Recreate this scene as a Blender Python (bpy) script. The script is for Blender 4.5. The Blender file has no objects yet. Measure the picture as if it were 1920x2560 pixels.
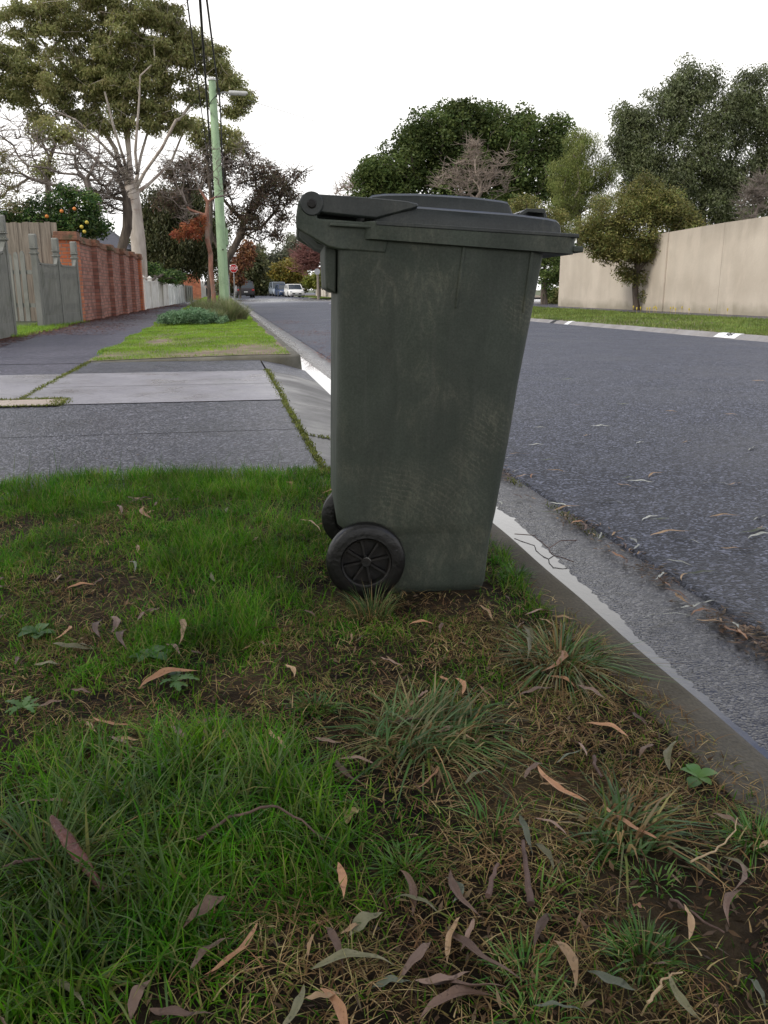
import bpy, bmesh, math, random
import numpy as np
from mathutils import Vector, Matrix
R = math.radians
rng = np.random.default_rng(11)
random.seed(5)
sc = bpy.context.scene
col = sc.collection

# ------------------------------------------------------------------ camera
F = 2100.0; CH = 0.75
TH = math.atan((1280-724)/F); PSI = math.atan(((960-550)/F)*math.cos(TH))
cam_d = bpy.data.cameras.new('camera'); cam = bpy.data.objects.new('camera', cam_d); col.objects.link(cam)
cam.location = (0, 0, CH); cam.rotation_euler = (math.pi/2-TH, 0, -PSI)
cam_d.sensor_fit = 'VERTICAL'; cam_d.sensor_height = 36; cam_d.lens = 36*F/2560
cam_d.clip_start = 0.02; cam_d.clip_end = 2000
sc.camera = cam
sc.render.resolution_x = 768; sc.render.resolution_y = 1024
sc.view_settings.view_transform = 'Standard'; sc.view_settings.look = 'None'
sc.view_settings.exposure = 0.0; sc.view_settings.gamma = 1

# ------------------------------------------------------------------ world: overcast with a blue break higher up
SUN_EL, SUN_AZ = R(40), R(-112)      # azimuth from +Y towards +X
w = bpy.data.worlds.new('World'); sc.world = w; w.use_nodes = True
nt = w.node_tree; nt.nodes.clear()
def wn(t, **k):
    n = nt.nodes.new(t)
    for a, b in k.items(): setattr(n, a, b)
    return n
out = wn('ShaderNodeOutputWorld'); bg = wn('ShaderNodeBackground'); bg.inputs[1].default_value = 0.1
sky = wn('ShaderNodeTexSky', sky_type='NISHITA', sun_disc=False)
sky.sun_elevation = SUN_EL; sky.sun_rotation = SUN_AZ
tc = wn('ShaderNodeTexCoord'); sep = wn('ShaderNodeSeparateXYZ'); nt.links.new(tc.outputs['Generated'], sep.inputs[0])
nz = wn('ShaderNodeTexNoise'); nz.inputs['Scale'].default_value = 3.2; nz.inputs['Detail'].default_value = 6
nt.links.new(tc.outputs['Generated'], nz.inputs['Vector'])
mr = wn('ShaderNodeMapRange'); mr.inputs[1].default_value = 0.36; mr.inputs[2].default_value = 0.54
ad = wn('ShaderNodeMath', operation='MULTIPLY_ADD'); ad.inputs[1].default_value = 0.35
nt.links.new(nz.outputs[0], ad.inputs[0]); nt.links.new(sep.outputs[2], ad.inputs[2])
sb = wn('ShaderNodeMath', operation='SUBTRACT'); sb.inputs[1].default_value = 0.16
nt.links.new(ad.outputs[0], sb.inputs[0]); nt.links.new(sb.outputs[0], mr.inputs[0])
cl = wn('ShaderNodeMixRGB'); cl.inputs[1].default_value = (14.5, 14.3, 14.1, 1)
sk2 = wn('ShaderNodeMixRGB', blend_type='MIX'); sk2.inputs[0].default_value = 0.6; sk2.inputs[2].default_value = (3.0, 4.2, 9.2, 1)
nt.links.new(sky.outputs[0], sk2.inputs[1])
m2 = wn('ShaderNodeMapRange'); m2.inputs[1].default_value = .60; m2.inputs[2].default_value = .78; m2.inputs[3].default_value = 1; m2.inputs[4].default_value = .12
nt.links.new(sb.outputs[0], m2.inputs[0]); mm = wn('ShaderNodeMath', operation='MULTIPLY'); nt.links.new(mr.outputs[0], mm.inputs[0]); nt.links.new(m2.outputs[0], mm.inputs[1])
nt.links.new(mm.outputs[0], cl.inputs[0]); nt.links.new(sk2.outputs[0], cl.inputs[2])
nt.links.new(cl.outputs[0], bg.inputs[0]); nt.links.new(bg.outputs[0], out.inputs[0])
sl = bpy.data.lights.new('sun', 'SUN'); sl.energy = 2.3; sl.angle = R(16); sl.color = (1, .95, .87)
so = bpy.data.objects.new('sun', sl); col.objects.link(so)
sd = Vector((math.sin(SUN_AZ)*math.cos(SUN_EL), math.cos(SUN_AZ)*math.cos(SUN_EL), math.sin(SUN_EL)))
so.rotation_euler = sd.to_track_quat('Z', 'Y').to_euler()

# ------------------------------------------------------------------ helpers
def ray(u, v):
    x = (u-960)/F; y = (1280-v)/F
    f = math.cos(TH)+y*math.sin(TH); z = -math.sin(TH)+y*math.cos(TH)
    return Vector((x*math.cos(PSI)+f*math.sin(PSI), -x*math.sin(PSI)+f*math.cos(PSI), z))
def g(u, v, z=0.0):                      # photo point -> ground point
    r = ray(u, v); t = (z-CH)/r.z; return Vector((r.x*t, r.y*t, z))
def at(u, v, Y):                         # photo point -> point at depth Y
    r = ray(u, v); t = Y/r.y; return Vector((r.x*t, Y, CH+r.z*t))

def tag(o, label=None, cat=None, group=None, kind=None):
    if label: o['label'] = label
    if cat: o['category'] = cat
    if group: o['group'] = group
    if kind: o['kind'] = kind
    return o
def link(name, me, mat, parent=None, smooth=False):
    o = bpy.data.objects.new(name, me); col.objects.link(o)
    if mat is not None:
        for m in (mat if isinstance(mat, (list, tuple)) else [mat]): me.materials.append(m)
    if parent is not None: o.parent = parent
    if smooth: me.polygons.foreach_set('use_smooth', np.ones(len(me.polygons), bool))
    return o
def empty(name, loc=(0, 0, 0), rz=0.0):
    o = bpy.data.objects.new(name, None); col.objects.link(o); o.location = loc; o.rotation_euler = (0, 0, rz)
    o.empty_display_size = .1
    return o
def npmesh(name, V, Fc, smooth=False):
    V = np.asarray(V, np.float32); Fc = np.asarray(Fc, np.int32); k = Fc.shape[1]
    me = bpy.data.meshes.new(name); me.vertices.add(len(V)); me.vertices.foreach_set('co', V.ravel())
    me.loops.add(Fc.size); me.loops.foreach_set('vertex_index', Fc.ravel())
    me.polygons.add(len(Fc)); me.polygons.foreach_set('loop_start', np.arange(0, Fc.size, k, dtype=np.int32))
    me.update(calc_edges=True)
    if smooth: me.polygons.foreach_set('use_smooth', np.ones(len(Fc), bool))
    return me
class MB:
    def __init__(s): s.v = []; s.f = []
    def add(s, vs, fs):
        b = len(s.v); s.v += [tuple(p) for p in vs]; s.f += [tuple(i+b for i in f) for f in fs]; return s
    def box(s, c, d, rz=0.0, M=None):
        x, y, z = d[0]/2, d[1]/2, d[2]/2
        vs = [Vector((i*x, j*y, k*z)) for k in (-1, 1) for j in (-1, 1) for i in (-1, 1)]
        m = Matrix.Rotation(rz, 3, 'Z') if M is None else M
        vs = [m @ p + Vector(c) for p in vs]
        return s.add(vs, [(0, 2, 3, 1), (4, 5, 7, 6), (0, 1, 5, 4), (2, 6, 7, 3), (0, 4, 6, 2), (1, 3, 7, 5)])
    def tube(s, pts, rad, n=8, cap=True):
        pts = [Vector(p) for p in pts]; rad = rad if isinstance(rad, (list, tuple)) else [rad]*len(pts)
        rings = []
        up = Vector((0, 0, 1))
        for i, p in enumerate(pts):
            d = (pts[min(i+1, len(pts)-1)]-pts[max(i-1, 0)]).normalized()
            a = d.cross(up)
            if a.length < .05: a = d.cross(Vector((1, 0, 0)))
            a.normalize(); b = d.cross(a)
            rings.append([p+(a*math.cos(2*math.pi*k/n)+b*math.sin(2*math.pi*k/n))*rad[i] for k in range(n)])
        vs = [p for r_ in rings for p in r_]; fs = []
        for i in range(len(pts)-1):
            for k in range(n):
                k2 = (k+1) % n; fs.append((i*n+k, i*n+k2, (i+1)*n+k2, (i+1)*n+k))
        if cap: fs += [tuple(range(n-1, -1, -1)), tuple((len(pts)-1)*n+k for k in range(n))]
        return s.add(vs, fs)
    def prism(s, poly, M, t0, t1):       # poly in (a,b); M maps (a,b,t)->world
        n = len(poly)
        vs = [M(a, b, t0) for a, b in poly]+[M(a, b, t1) for a, b in poly]
        fs = [tuple(range(n)), tuple(range(2*n-1, n-1, -1))]+[(i, i+n, (i+1) % n+n, (i+1) % n) for i in range(n)]
        return s.add(vs, fs)
    def loft(s, rings, cap=True, close=True):
        n = len(rings[0]); vs = [p for r_ in rings for p in r_]; fs = []
        for i in range(len(rings)-1):
            for k in range(n if close else n-1):
                k2 = (k+1) % n; fs.append((i*n+k, i*n+k2, (i+1)*n+k2, (i+1)*n+k))
        if cap: fs += [tuple(range(n-1, -1, -1)), tuple((len(rings)-1)*n+k for k in range(n))]
        return s.add(vs, fs)
    def build(s, name, mat, parent=None, smooth=False, bevel=0.0, seg=2, sub=0, fix=True):
        me = bpy.data.meshes.new(name); me.from_pydata(s.v, [], s.f); me.update()
        if fix:
            bm = bmesh.new(); bm.from_mesh(me); bmesh.ops.recalc_face_normals(bm, faces=bm.faces); bm.to_mesh(me); bm.free()
        o = link(name, me, mat, parent, smooth or bevel > 0)
        if bevel > 0:
            m = o.modifiers.new('b', 'BEVEL'); m.width = bevel; m.segments = seg; m.limit_method = 'ANGLE'; m.angle_limit = R(35); m.harden_normals = False
        if sub:
            m = o.modifiers.new('s', 'SUBSURF'); m.levels = m.render_levels = sub
        if smooth or bevel > 0:
            try:
                m = me.set_sharp_from_angle(angle=R(40)) if bevel == 0 else me.set_sharp_from_angle(angle=R(60))
            except Exception: pass
        return o

# ------------------------------------------------------------------ materials
def new_mat(name):
    m = bpy.data.materials.new(name); m.use_nodes = True; n = m.node_tree; n.nodes.clear()
    o = n.nodes.new('ShaderNodeOutputMaterial'); p = n.nodes.new('ShaderNodeBsdfPrincipled')
    n.links.new(p.outputs[0], o.inputs[0]); return m, n, p, o
def c4(c): return (c[0], c[1], c[2], 1)
def N(n, t, **k):
    x = n.nodes.new(t)
    for a, b in k.items(): setattr(x, a, b)
    return x
def pos(n, scale=(1, 1, 1), world=True):
    ge = N(n, 'ShaderNodeNewGeometry') if world else N(n, 'ShaderNodeTexCoord')
    mp = N(n, 'ShaderNodeMapping'); mp.inputs['Scale'].default_value = scale
    n.links.new(ge.outputs['Position' if world else 'Object'], mp.inputs[0]); return mp.outputs[0]
def noise(n, vec, scale, detail=4, rough=.55, dist=0):
    x = N(n, 'ShaderNodeTexNoise'); x.inputs['Scale'].default_value = scale; x.inputs['Detail'].default_value = detail
    x.inputs['Roughness'].default_value = rough; x.inputs['Distortion'].default_value = dist
    n.links.new(vec, x.inputs['Vector']); return x.outputs[0]
def ramp(n, fac, stops):
    x = N(n, 'ShaderNodeValToRGB'); e = x.color_ramp.elements
    while len(e) < len(stops): e.new(.5)
    for i, (p, c) in enumerate(stops): e[i].position = p; e[i].color = c4(c)
    n.links.new(fac, x.inputs[0]); return x.outputs[0]
def mix(n, fac, a, b, mode='MIX'):
    x = N(n, 'ShaderNodeMixRGB', blend_type=mode)
    for i, v in ((0, fac), (1, a), (2, b)):
        if isinstance(v, (int, float)): x.inputs[i].default_value = v
        elif isinstance(v, (tuple, list)): x.inputs[i].default_value = c4(v)
        else: n.links.new(v, x.inputs[i])
    return x.outputs[0]
def math_(n, op, a, b=0.0):
    x = N(n, 'ShaderNodeMath', operation=op)
    for i, v in ((0, a), (1, b)):
        if isinstance(v, (int, float)): x.inputs[i].default_value = v
        else: n.links.new(v, x.inputs[i])
    return x.outputs[0]
def maprange(n, v, a, b, c=0, d=1):
    x = N(n, 'ShaderNodeMapRange')
    for i, q in enumerate((a, b, c, d)): x.inputs[i+1].default_value = q
    n.links.new(v, x.inputs[0]); return x.outputs[0]
def bump(n, p, h, strength=.3, dist=.01):
    x = N(n, 'ShaderNodeBump'); x.inputs['Strength'].default_value = strength; x.inputs['Distance'].default_value = dist
    n.links.new(h, x.inputs['Height']); n.links.new(x.outputs[0], p.inputs['Normal'])
def basic(name, c1, c2, scale=4, rough=.6, bs=0.0, bscale=40, stretch=(1, 1, 1), metal=0, world=True, detail=5, bd=.01, spec=.5, lo=.35, hi=.65, stain=None):
    m, n, p, o = new_mat(name)
    v = pos(n, stretch, world); f = noise(n, v, scale, detail)
    c = ramp(n, f, [(lo, c1), (hi, c2)])
    if stain:
        f2 = noise(n, pos(n, (1, 1, 1), world), stain[1], 5, .6, .5); c = mix(n, maprange(n, f2, .5, .68), c, stain[0])
    n.links.new(c, p.inputs['Base Color'])
    p.inputs['Roughness'].default_value = rough; p.inputs['Metallic'].default_value = metal; p.inputs['Specular IOR Level'].default_value = spec
    if bs: bump(n, p, noise(n, v, bscale, 5), bs, bd)
    return m
def leafmat(name, cols, rough=.5, trans=.35, nscale=1.2, spec=.35, clump=.35):
    m, n, p, o = new_mat(name)
    ge = N(n, 'ShaderNodeNewGeometry')
    k = len(cols); c = ramp(n, ge.outputs['Random Per Island'], [((i+.5)/k, cc) for i, cc in enumerate(cols)])
    f = noise(n, pos(n), nscale, 3)
    hs = N(n, 'ShaderNodeHueSaturation'); n.links.new(c, hs.inputs['Color'])
    n.links.new(maprange(n, f, .35, .65, 1-clump, 1+clump), hs.inputs['Value'])
    n.links.new(maprange(n, noise(n, pos(n), nscale*2.3, 2), .3, .7, .485, .515), hs.inputs['Hue'])
    n.links.new(hs.outputs[0], p.inputs['Base Color']); p.inputs['Roughness'].default_value = rough
    p.inputs['Specular IOR Level'].default_value = spec
    t = N(n, 'ShaderNodeBsdfTranslucent'); n.links.new(hs.outputs[0], t.inputs[0])
    ms = N(n, 'ShaderNodeMixShader'); ms.inputs[0].default_value = trans
    n.links.new(p.outputs[0], ms.inputs[1]); n.links.new(t.outputs[0], ms.inputs[2]); n.links.new(ms.outputs[0], o.inputs[0])
    return m
def plain(name, c, rough=.5, metal=0, spec=.5):
    m, n, p, o = new_mat(name); f = noise(n, pos(n), 9, 3)
    n.links.new(mix(n, maprange(n, f, .3, .7), tuple(x*.88 for x in c), tuple(min(1, x*1.08) for x in c)), p.inputs['Base Color'])
    p.inputs['Roughness'].default_value = rough; p.inputs['Metallic'].default_value = metal; p.inputs['Specular IOR Level'].default_value = spec; return m

def mat_asphalt(name, dark, light, scale=170, rough=.5, bs=.6, wet=None, wetx=None, specks=True, leafy=None, tint=1.0):
    m, n, p, o = new_mat(name); v = pos(n)
    vo = N(n, 'ShaderNodeTexVoronoi'); vo.inputs['Scale'].default_value = scale; n.links.new(v, vo.inputs['Vector'])
    s = N(n, 'ShaderNodeSeparateColor'); n.links.new(vo.outputs['Color'], s.inputs[0])
    c = ramp(n, s.outputs[0], [(0, tuple(x*.45 for x in dark)), (.5, dark), (.86, light), (1, tuple(min(1, x*1.9) for x in light))])
    big = noise(n, v, .9, 5, .6); c = mix(n, 1.0, c, ramp(n, big, [(.3, (.72, .72, .74)), (.7, (1.2, 1.19, 1.2))]), 'MULTIPLY')
    fine = noise(n, v, 14, 4); c = mix(n, 1.0, c, ramp(n, fine, [(.3, (.75, .75, .75)), (.7, (1.2, 1.2, 1.2))]), 'MULTIPLY')
    n.links.new(c, p.inputs['Base Color'])
    r_ = maprange(n, big, .3, .7, rough-.1, rough+.12)
    if wet is not None:      # mask: band in y (centre, half width) where water lies
        sx = N(n, 'ShaderNodeSeparateXYZ'); n.links.new(v, sx.inputs[0])
        wob = math_(n, 'ADD', sx.outputs[1], math_(n, 'MULTIPLY', math_(n, 'SUBTRACT', noise(n, v, .12, 3), .5), wet[1]*1.6))
        d = math_(n, 'ABSOLUTE', math_(n, 'SUBTRACT', wob, wet[0]))
        k = maprange(n, d, wet[1]*.35, wet[1], 0, 1)
        r_ = math_(n, 'MULTIPLY', r_, maprange(n, k, 0, 1, .3, 1)); 
    if wetx is not None:
        sx = N(n, 'ShaderNodeSeparateXYZ'); n.links.new(v, sx.inputs[0])
        wx = math_(n, 'ADD', sx.outputs[0], math_(n, 'MULTIPLY', math_(n, 'SUBTRACT', noise(n, v, 7, 5, .7), .5), .22))
        r_ = math_(n, 'MULTIPLY', r_, maprange(n, wx, wetx[0], wetx[1], .16, 1)); bs = bs*.4
    n.links.new(r_, p.inputs['Roughness']); p.inputs['Specular IOR Level'].default_value = .38
    h = math_(n, 'MULTIPLY', vo.outputs['Distance'], -1)
    bump(n, p, h, bs, .004); return m
def mat_concrete(name, c1, c2, rough=.6, bs=.3, wetx=None, stain=(.05, .05, .04)):
    m, n, p, o = new_mat(name); v = pos(n)
    c = ramp(n, noise(n, v, 2.2, 7, .62), [(.32, c1), (.68, c2)])
    sp = noise(n, v, 160, 3); c = mix(n, 1, c, ramp(n, sp, [(.35, (.72, .72, .72)), (.62, (1.12, 1.12, 1.12))]), 'MULTIPLY')
    st = noise(n, v, 5.5, 7, .7); c = mix(n, maprange(n, st, .56, .72, 0, .7), c, stain)
    n.links.new(c, p.inputs['Base Color'])
    r_ = maprange(n, noise(n, v, 1.6, 5, .6), .38, .62, rough-.16, rough+.16)
    n.links.new(r_, p.inputs['Roughness']); bump(n, p, noise(n, v, 110, 4), bs, .003); return m
def mat_brick(name, c1, c2, mortar, scale=1.0, rot=False, mossy=.0):
    m, n, p, o = new_mat(name); ge = N(n, 'ShaderNodeNewGeometry'); s = N(n, 'ShaderNodeSeparateXYZ'); n.links.new(ge.outputs['Position'], s.inputs[0])
    cb = N(n, 'ShaderNodeCombineXYZ'); n.links.new(math_(n, 'ADD', s.outputs[0], s.outputs[1]), cb.inputs[0]); n.links.new(s.outputs[2], cb.inputs[1])
    b = N(n, 'ShaderNodeTexBrick'); n.links.new(cb.outputs[0], b.inputs['Vector']); b.inputs['Scale'].default_value = scale
    b.inputs['Brick Width'].default_value = .24; b.inputs['Row Height'].default_value = .085; b.inputs['Mortar Size'].default_value = .009; b.inputs['Mortar Smooth'].default_value = .3
    b.inputs['Color1'].default_value = c4(c1); b.inputs['Color2'].default_value = c4(c2); b.inputs['Mortar'].default_value = c4(mortar); b.inputs['Bias'].default_value = .1
    c = mix(n, 1, b.outputs[0], ramp(n, noise(n, pos(n), 3.1, 6, .65), [(.3, (.62, .6, .6)), (.7, (1.25, 1.2, 1.15))]), 'MULTIPLY')
    c = mix(n, maprange(n, noise(n, pos(n), 6, 6, .7), .55, .75, 0, .55), c, (.12, .11, .07))
    n.links.new(c, p.inputs['Base Color']); p.inputs['Roughness'].default_value = .85
    bump(n, p, math_(n, 'MULTIPLY', b.outputs['Fac'], -1), .5, .01); return m

M = {}
M['asphalt'] = mat_asphalt('road_asphalt', (.026, .028, .036), (.10, .107, .135), 110, .56, .9, wet=(68, 16))
M['drive_asphalt'] = mat_asphalt('driveway_asphalt', (.030, .031, .036), (.13, .13, .145), 105, .34, .9)
M['path_asphalt'] = mat_asphalt('path_asphalt', (.05, .047, .058), (.12, .115, .135), 110, .5, .5)
M['conc_slab'] = mat_concrete('pale_slab_concrete', (.21, .20, .215), (.29, .28, .295), .40, .15, stain=(.14, .135, .135))
M['conc_apron'] = mat_concrete('apron_concrete', (.085, .08, .073), (.15, .145, .135), .45, .4)
M['conc_kerb'] = mat_concrete('kerb_concrete', (.042, .036, .022), (.10, .085, .058), .8, .9, stain=(.028, .027, .014))
M['conc_kerb_moss'] = mat_concrete('mossy_kerb_concrete', (.06, .055, .035), (.15, .14, .11), .8, .9, stain=(.03, .034, .014))
M['conc_kerb_far'] = mat_concrete('far_kerb_concrete', (.2, .185, .17), (.32, .30, .28), .6, .4, stain=(.12, .11, .10))
M['conc_gutter'] = mat_asphalt('gutter_concrete', (.062, .06, .058), (.115, .112, .108), 150, .50, .7, wetx=(1.03, 1.36))
M['patch'] = mat_concrete('patch_concrete', (.33, .27, .22), (.42, .35, .29), .7, .3, stain=(.2, .16, .12))
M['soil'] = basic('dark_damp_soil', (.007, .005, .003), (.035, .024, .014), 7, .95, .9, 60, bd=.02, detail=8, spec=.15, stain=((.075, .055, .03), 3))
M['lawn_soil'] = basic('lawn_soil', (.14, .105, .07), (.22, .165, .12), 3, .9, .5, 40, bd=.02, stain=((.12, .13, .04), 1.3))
M['far_ground'] = basic('far_ground', (.06, .08, .03), (.10, .11, .05), .6, .95)
M['black_rubber'] = basic('black_rubber', (.004, .004, .0045), (.009, .0085, .008), 12, .38, .2, 80, world=False)
M['wheel_plastic'] = basic('wheel_plastic', (.003, .003, .003), (.012, .009, .007), 30, .6, .2, 80, world=False)
M['wall'] = None
M['fence_grey'] = basic('grey_green_paint', (.135, .138, .118), (.19, .19, .165), 2, .6, .2, 50, (6, 6, 1), stain=((.12, .125, .10), 3))
M['paling'] = basic('weathered_paling', (.14, .115, .085), (.31, .265, .21), 5, .85, .4, 30, (7, 7, .35), lo=.3, hi=.7)
M['white_paint'] = basic('white_fence_paint', (.6, .58, .53), (.75, .73, .68), 3, .5, stain=((.55, .52, .45), 1.0))
M['white_paint_thin'] = basic('thin_white_paint', (.5, .52, .50), (.66, .67, .65), 3, .5)
M['brick_red'] = mat_brick('dull_red_brick', (.22, .08, .055), (.37, .175, .13), (.13, .105, .09))
M['brick_orange'] = mat_brick('orange_brick', (.36, .085, .032), (.50, .17, .07), (.20, .16, .13))
M['brick_cap'] = basic('mossy_brick_cap', (.13, .07, .045), (.27, .12, .07), 8, .9, .5, 30, stain=((.06, .065, .03), 3))
M['pole_green'] = basic('pale_green_pole_paint', (.27, .40, .22), (.35, .48, .29), 3, .6, .3, 20, (6, 6, .5), stain=((.24, .34, .20), 4))
M['cable'] = plain('black_cable', (.01, .01, .011), .6)
M['wire_thin'] = plain('thin_wire', (.12, .12, .12), .6)
M['lamp_grey'] = plain('lamp_housing', (.45, .45, .42), .5)
M['galv'] = plain('galvanised_steel', (.30, .30, .29), .5, .3)
M['sign_red'] = plain('sign_red', (.45, .012, .015), .4)
M['sign_white'] = plain('sign_white', (.78, .78, .76), .45)
M['sign_back'] = plain('sign_back_grey', (.36, .36, .37), .5)
M['marking_black'] = plain('marking_black', (.015, .015, .015), .7)
M['orange'] = plain('orange_peel', (.60, .20, .03), .55)
M['lemon'] = plain('lemon_peel', (.55, .43, .06), .55)
M['roof'] = basic('dark_roof_tiles', (.035, .035, .045), (.075, .075, .09), 6, .7, 1.0, 5, (1, 1, 8))
M['render_cream'] = basic('house_cream', (.55, .50, .42), (.62, .57, .48), 2, .8)
M['glass_dark'] = plain('dark_glass', (.02, .025, .03), .08)
M['bark_gum'] = basic('smooth_gum_bark', (.33, .28, .235), (.50, .44, .38), 2.5, .8, .4, 8, (2, 2, .5), stain=((.24, .17, .13), 1.5))
M['bark_dark'] = basic('dark_bark', (.05, .038, .03), (.12, .095, .07), 4, .9, .8, 12, (3, 3, .6))
M['bark_grey'] = basic('grey_bark', (.13, .105, .09), (.24, .2, .17), 4, .9, .6, 12, (3, 3, .6))
M['bark_red'] = basic('orange_brown_bark', (.20, .085, .055), (.33, .17, .115), 4, .85, .6, 14, (3, 3, .6), stain=((.22, .16, .12), 2))
M['twig_pink'] = basic('pinkish_twigs', (.21, .165, .13), (.34, .275, .22), 5, .8)
M['twig_red'] = basic('red_brown_twigs', (.17, .07, .06), (.27, .13, .11), 5, .8)
M['twig_olive'] = basic('olive_twigs', (.16, .13, .07), (.26, .22, .12), 5, .8)
L = lambda *a, **k: leafmat(*a, **k)
M['lf_gum'] = L('gum_leaves', [(.24, .26, .09), (.29, .29, .11), (.34, .30, .14), (.26, .28, .11)], nscale=.5, clump=.25, trans=.5)
M['lf_dark'] = L('dark_evergreen_leaves', [(.06, .075, .025), (.085, .095, .035), (.12, .115, .045)], nscale=.5)
M['lf_fig'] = L('dark_glossy_leaves', [(.06, .09, .025), (.08, .115, .032), (.12, .15, .042)], nscale=.35, clump=.35, spec=.2)
M['lf_purple'] = L('dull_purple_leaves', [(.10, .075, .055), (.14, .105, .075), (.17, .10, .075), (.11, .11, .05)], nscale=.6)
M['lf_brown'] = L('olive_brown_leaves', [(.14, .14, .04), (.21, .19, .06), (.27, .25, .08), (.12, .16, .04)], nscale=1.5)
M['lf_olive'] = L('grey_olive_leaves', [(.10, .12, .05), (.14, .16, .075), (.19, .205, .12), (.11, .135, .045)], nscale=.8)
M['lf_pepper'] = L('light_green_leaves', [(.13, .17, .04), (.19, .22, .055), (.25, .27, .08)], nscale=.8)
M['lf_citrus'] = L('citrus_leaves', [(.025, .06, .015), (.045, .10, .022), (.07, .14, .03), (.14, .20, .05)], nscale=1.2, clump=.45)
M['lf_yellow'] = L('autumn_yellow_leaves', [(.22, .19, .035), (.30, .21, .04), (.15, .16, .035)], nscale=.6)
M['lf_autumn'] = L('autumn_red_leaves', [(.20, .08, .04), (.26, .13, .05), (.14, .07, .04)], nscale=.6)
M['lf_rust'] = L('rusty_dead_leaves', [(.30, .08, .03), (.22, .07, .035), (.36, .13, .05)], nscale=2)
M['lf_distant'] = L('distant_gum_leaves', [(.14, .16, .10), (.19, .20, .13), (.24, .24, .16)], nscale=.25)
M['lf_hedge'] = L('yellow_green_hedge_leaves', [(.17, .19, .03), (.26, .26, .04), (.10, .14, .02)], nscale=1.5)
M['lf_silver'] = L('silver_green_leaves', [(.08, .16, .07), (.14, .25, .12), (.22, .33, .19)], nscale=3)
M['lf_tallgrass'] = L('tall_grass_leaves', [(.13, .17, .06), (.19, .22, .10), (.28, .27, .15)], nscale=3)
M['gr_near'] = L('lush_grass_blades', [(.042, .14, .003), (.062, .20, .005), (.115, .31, .012), (.15, .24, .022), (.045, .155, .004), (.085, .25, .008), (.28, .25, .09), (.034, .11, .006)], rough=.5, nscale=5, spec=.18, trans=.4)
M['gr_long'] = L('long_dark_grass_blades', [(.04, .095, .010), (.06, .13, .015), (.09, .17, .03), (.12, .16, .03)], rough=.4, nscale=5, spec=.4, trans=.3)
M['gr_straw'] = L('dead_straw_blades', [(.19, .12, .055), (.42, .29, .135), (.08, .045, .022), (.14, .08, .038), (.56, .42, .22), (.10, .17, .02), (.27, .17, .075)], rough=.75, nscale=8, spec=.12)
M['gr_tuss'] = L('tussock_blades', [(.05, .12, .02), (.08, .16, .035), (.11, .19, .06), (.28, .22, .10)], rough=.4, nscale=9, spec=.5)
M['gr_tuft'] = L('bright_tuft_blades', [(.05, .15, .015), (.08, .20, .025), (.13, .24, .04)], rough=.35, nscale=9, spec=.5)
M['gr_weed'] = L('weed_leaves', [(.05, .12, .02), (.08, .17, .035), (.10, .19, .05)], rough=.4, nscale=9)
M['gr_far'] = L('bright_verge_blades', [(.16, .30, .018), (.23, .38, .03), (.13, .25, .02), (.27, .38, .045)], rough=.6, nscale=1.5, clump=.25)
M['gr_right'] = L('far_verge_blades', [(.11, .17, .03), (.17, .25, .045), (.12, .16, .035), (.21, .27, .06)], rough=.6, nscale=.9, clump=.35)
M['moss'] = L('moss_tufts', [(.12, .15, .02), (.19, .21, .03), (.07, .08, .02)], nscale=5)
M['litter'] = L('brown_leaf_litter', [(.09, .035, .022), (.15, .06, .035), (.20, .09, .05), (.05, .025, .018)], nscale=2)
M['litter_red'] = L('red_leaf_litter', [(.20, .06, .03), (.28, .10, .045), (.13, .05, .03)], nscale=2)
M['debris'] = L('fine_debris', [(.10, .06, .035), (.18, .11, .06), (.05, .035, .025), (.28, .19, .11)], nscale=9)

def mat_wall():
    m, n, p, o = new_mat('rendered_wall'); v = pos(n); vs = pos(n, (1.6, 1.6, .14))
    c = ramp(n, noise(n, v, .8, 5), [(.35, (.46, .40, .32)), (.65, (.55, .485, .395))])
    st = noise(n, vs, .9, 6, .55); c = mix(n, maprange(n, st, .5, .7, 0, .35), c, (.40, .35, .28))
    s = N(n, 'ShaderNodeSeparateXYZ'); n.links.new(v, s.inputs[0])
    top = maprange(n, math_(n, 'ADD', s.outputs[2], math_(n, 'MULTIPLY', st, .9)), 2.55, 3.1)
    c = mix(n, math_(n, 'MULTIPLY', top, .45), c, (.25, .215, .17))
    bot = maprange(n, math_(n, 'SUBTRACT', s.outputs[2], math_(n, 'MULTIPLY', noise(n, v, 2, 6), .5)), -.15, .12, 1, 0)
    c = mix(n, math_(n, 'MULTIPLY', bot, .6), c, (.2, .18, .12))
    pale = noise(n, pos(n, (.7, .7, .25)), .9, 5, .6); c = mix(n, maprange(n, pale, .54, .6, 0, .35), c, (.62, .54, .44))
    n.links.new(c, p.inputs['Base Color']); p.inputs['Roughness'].default_value = .9; bump(n, p, noise(n, v, 14, 6), .35, .02); return m
M['wall'] = mat_wall()
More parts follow.
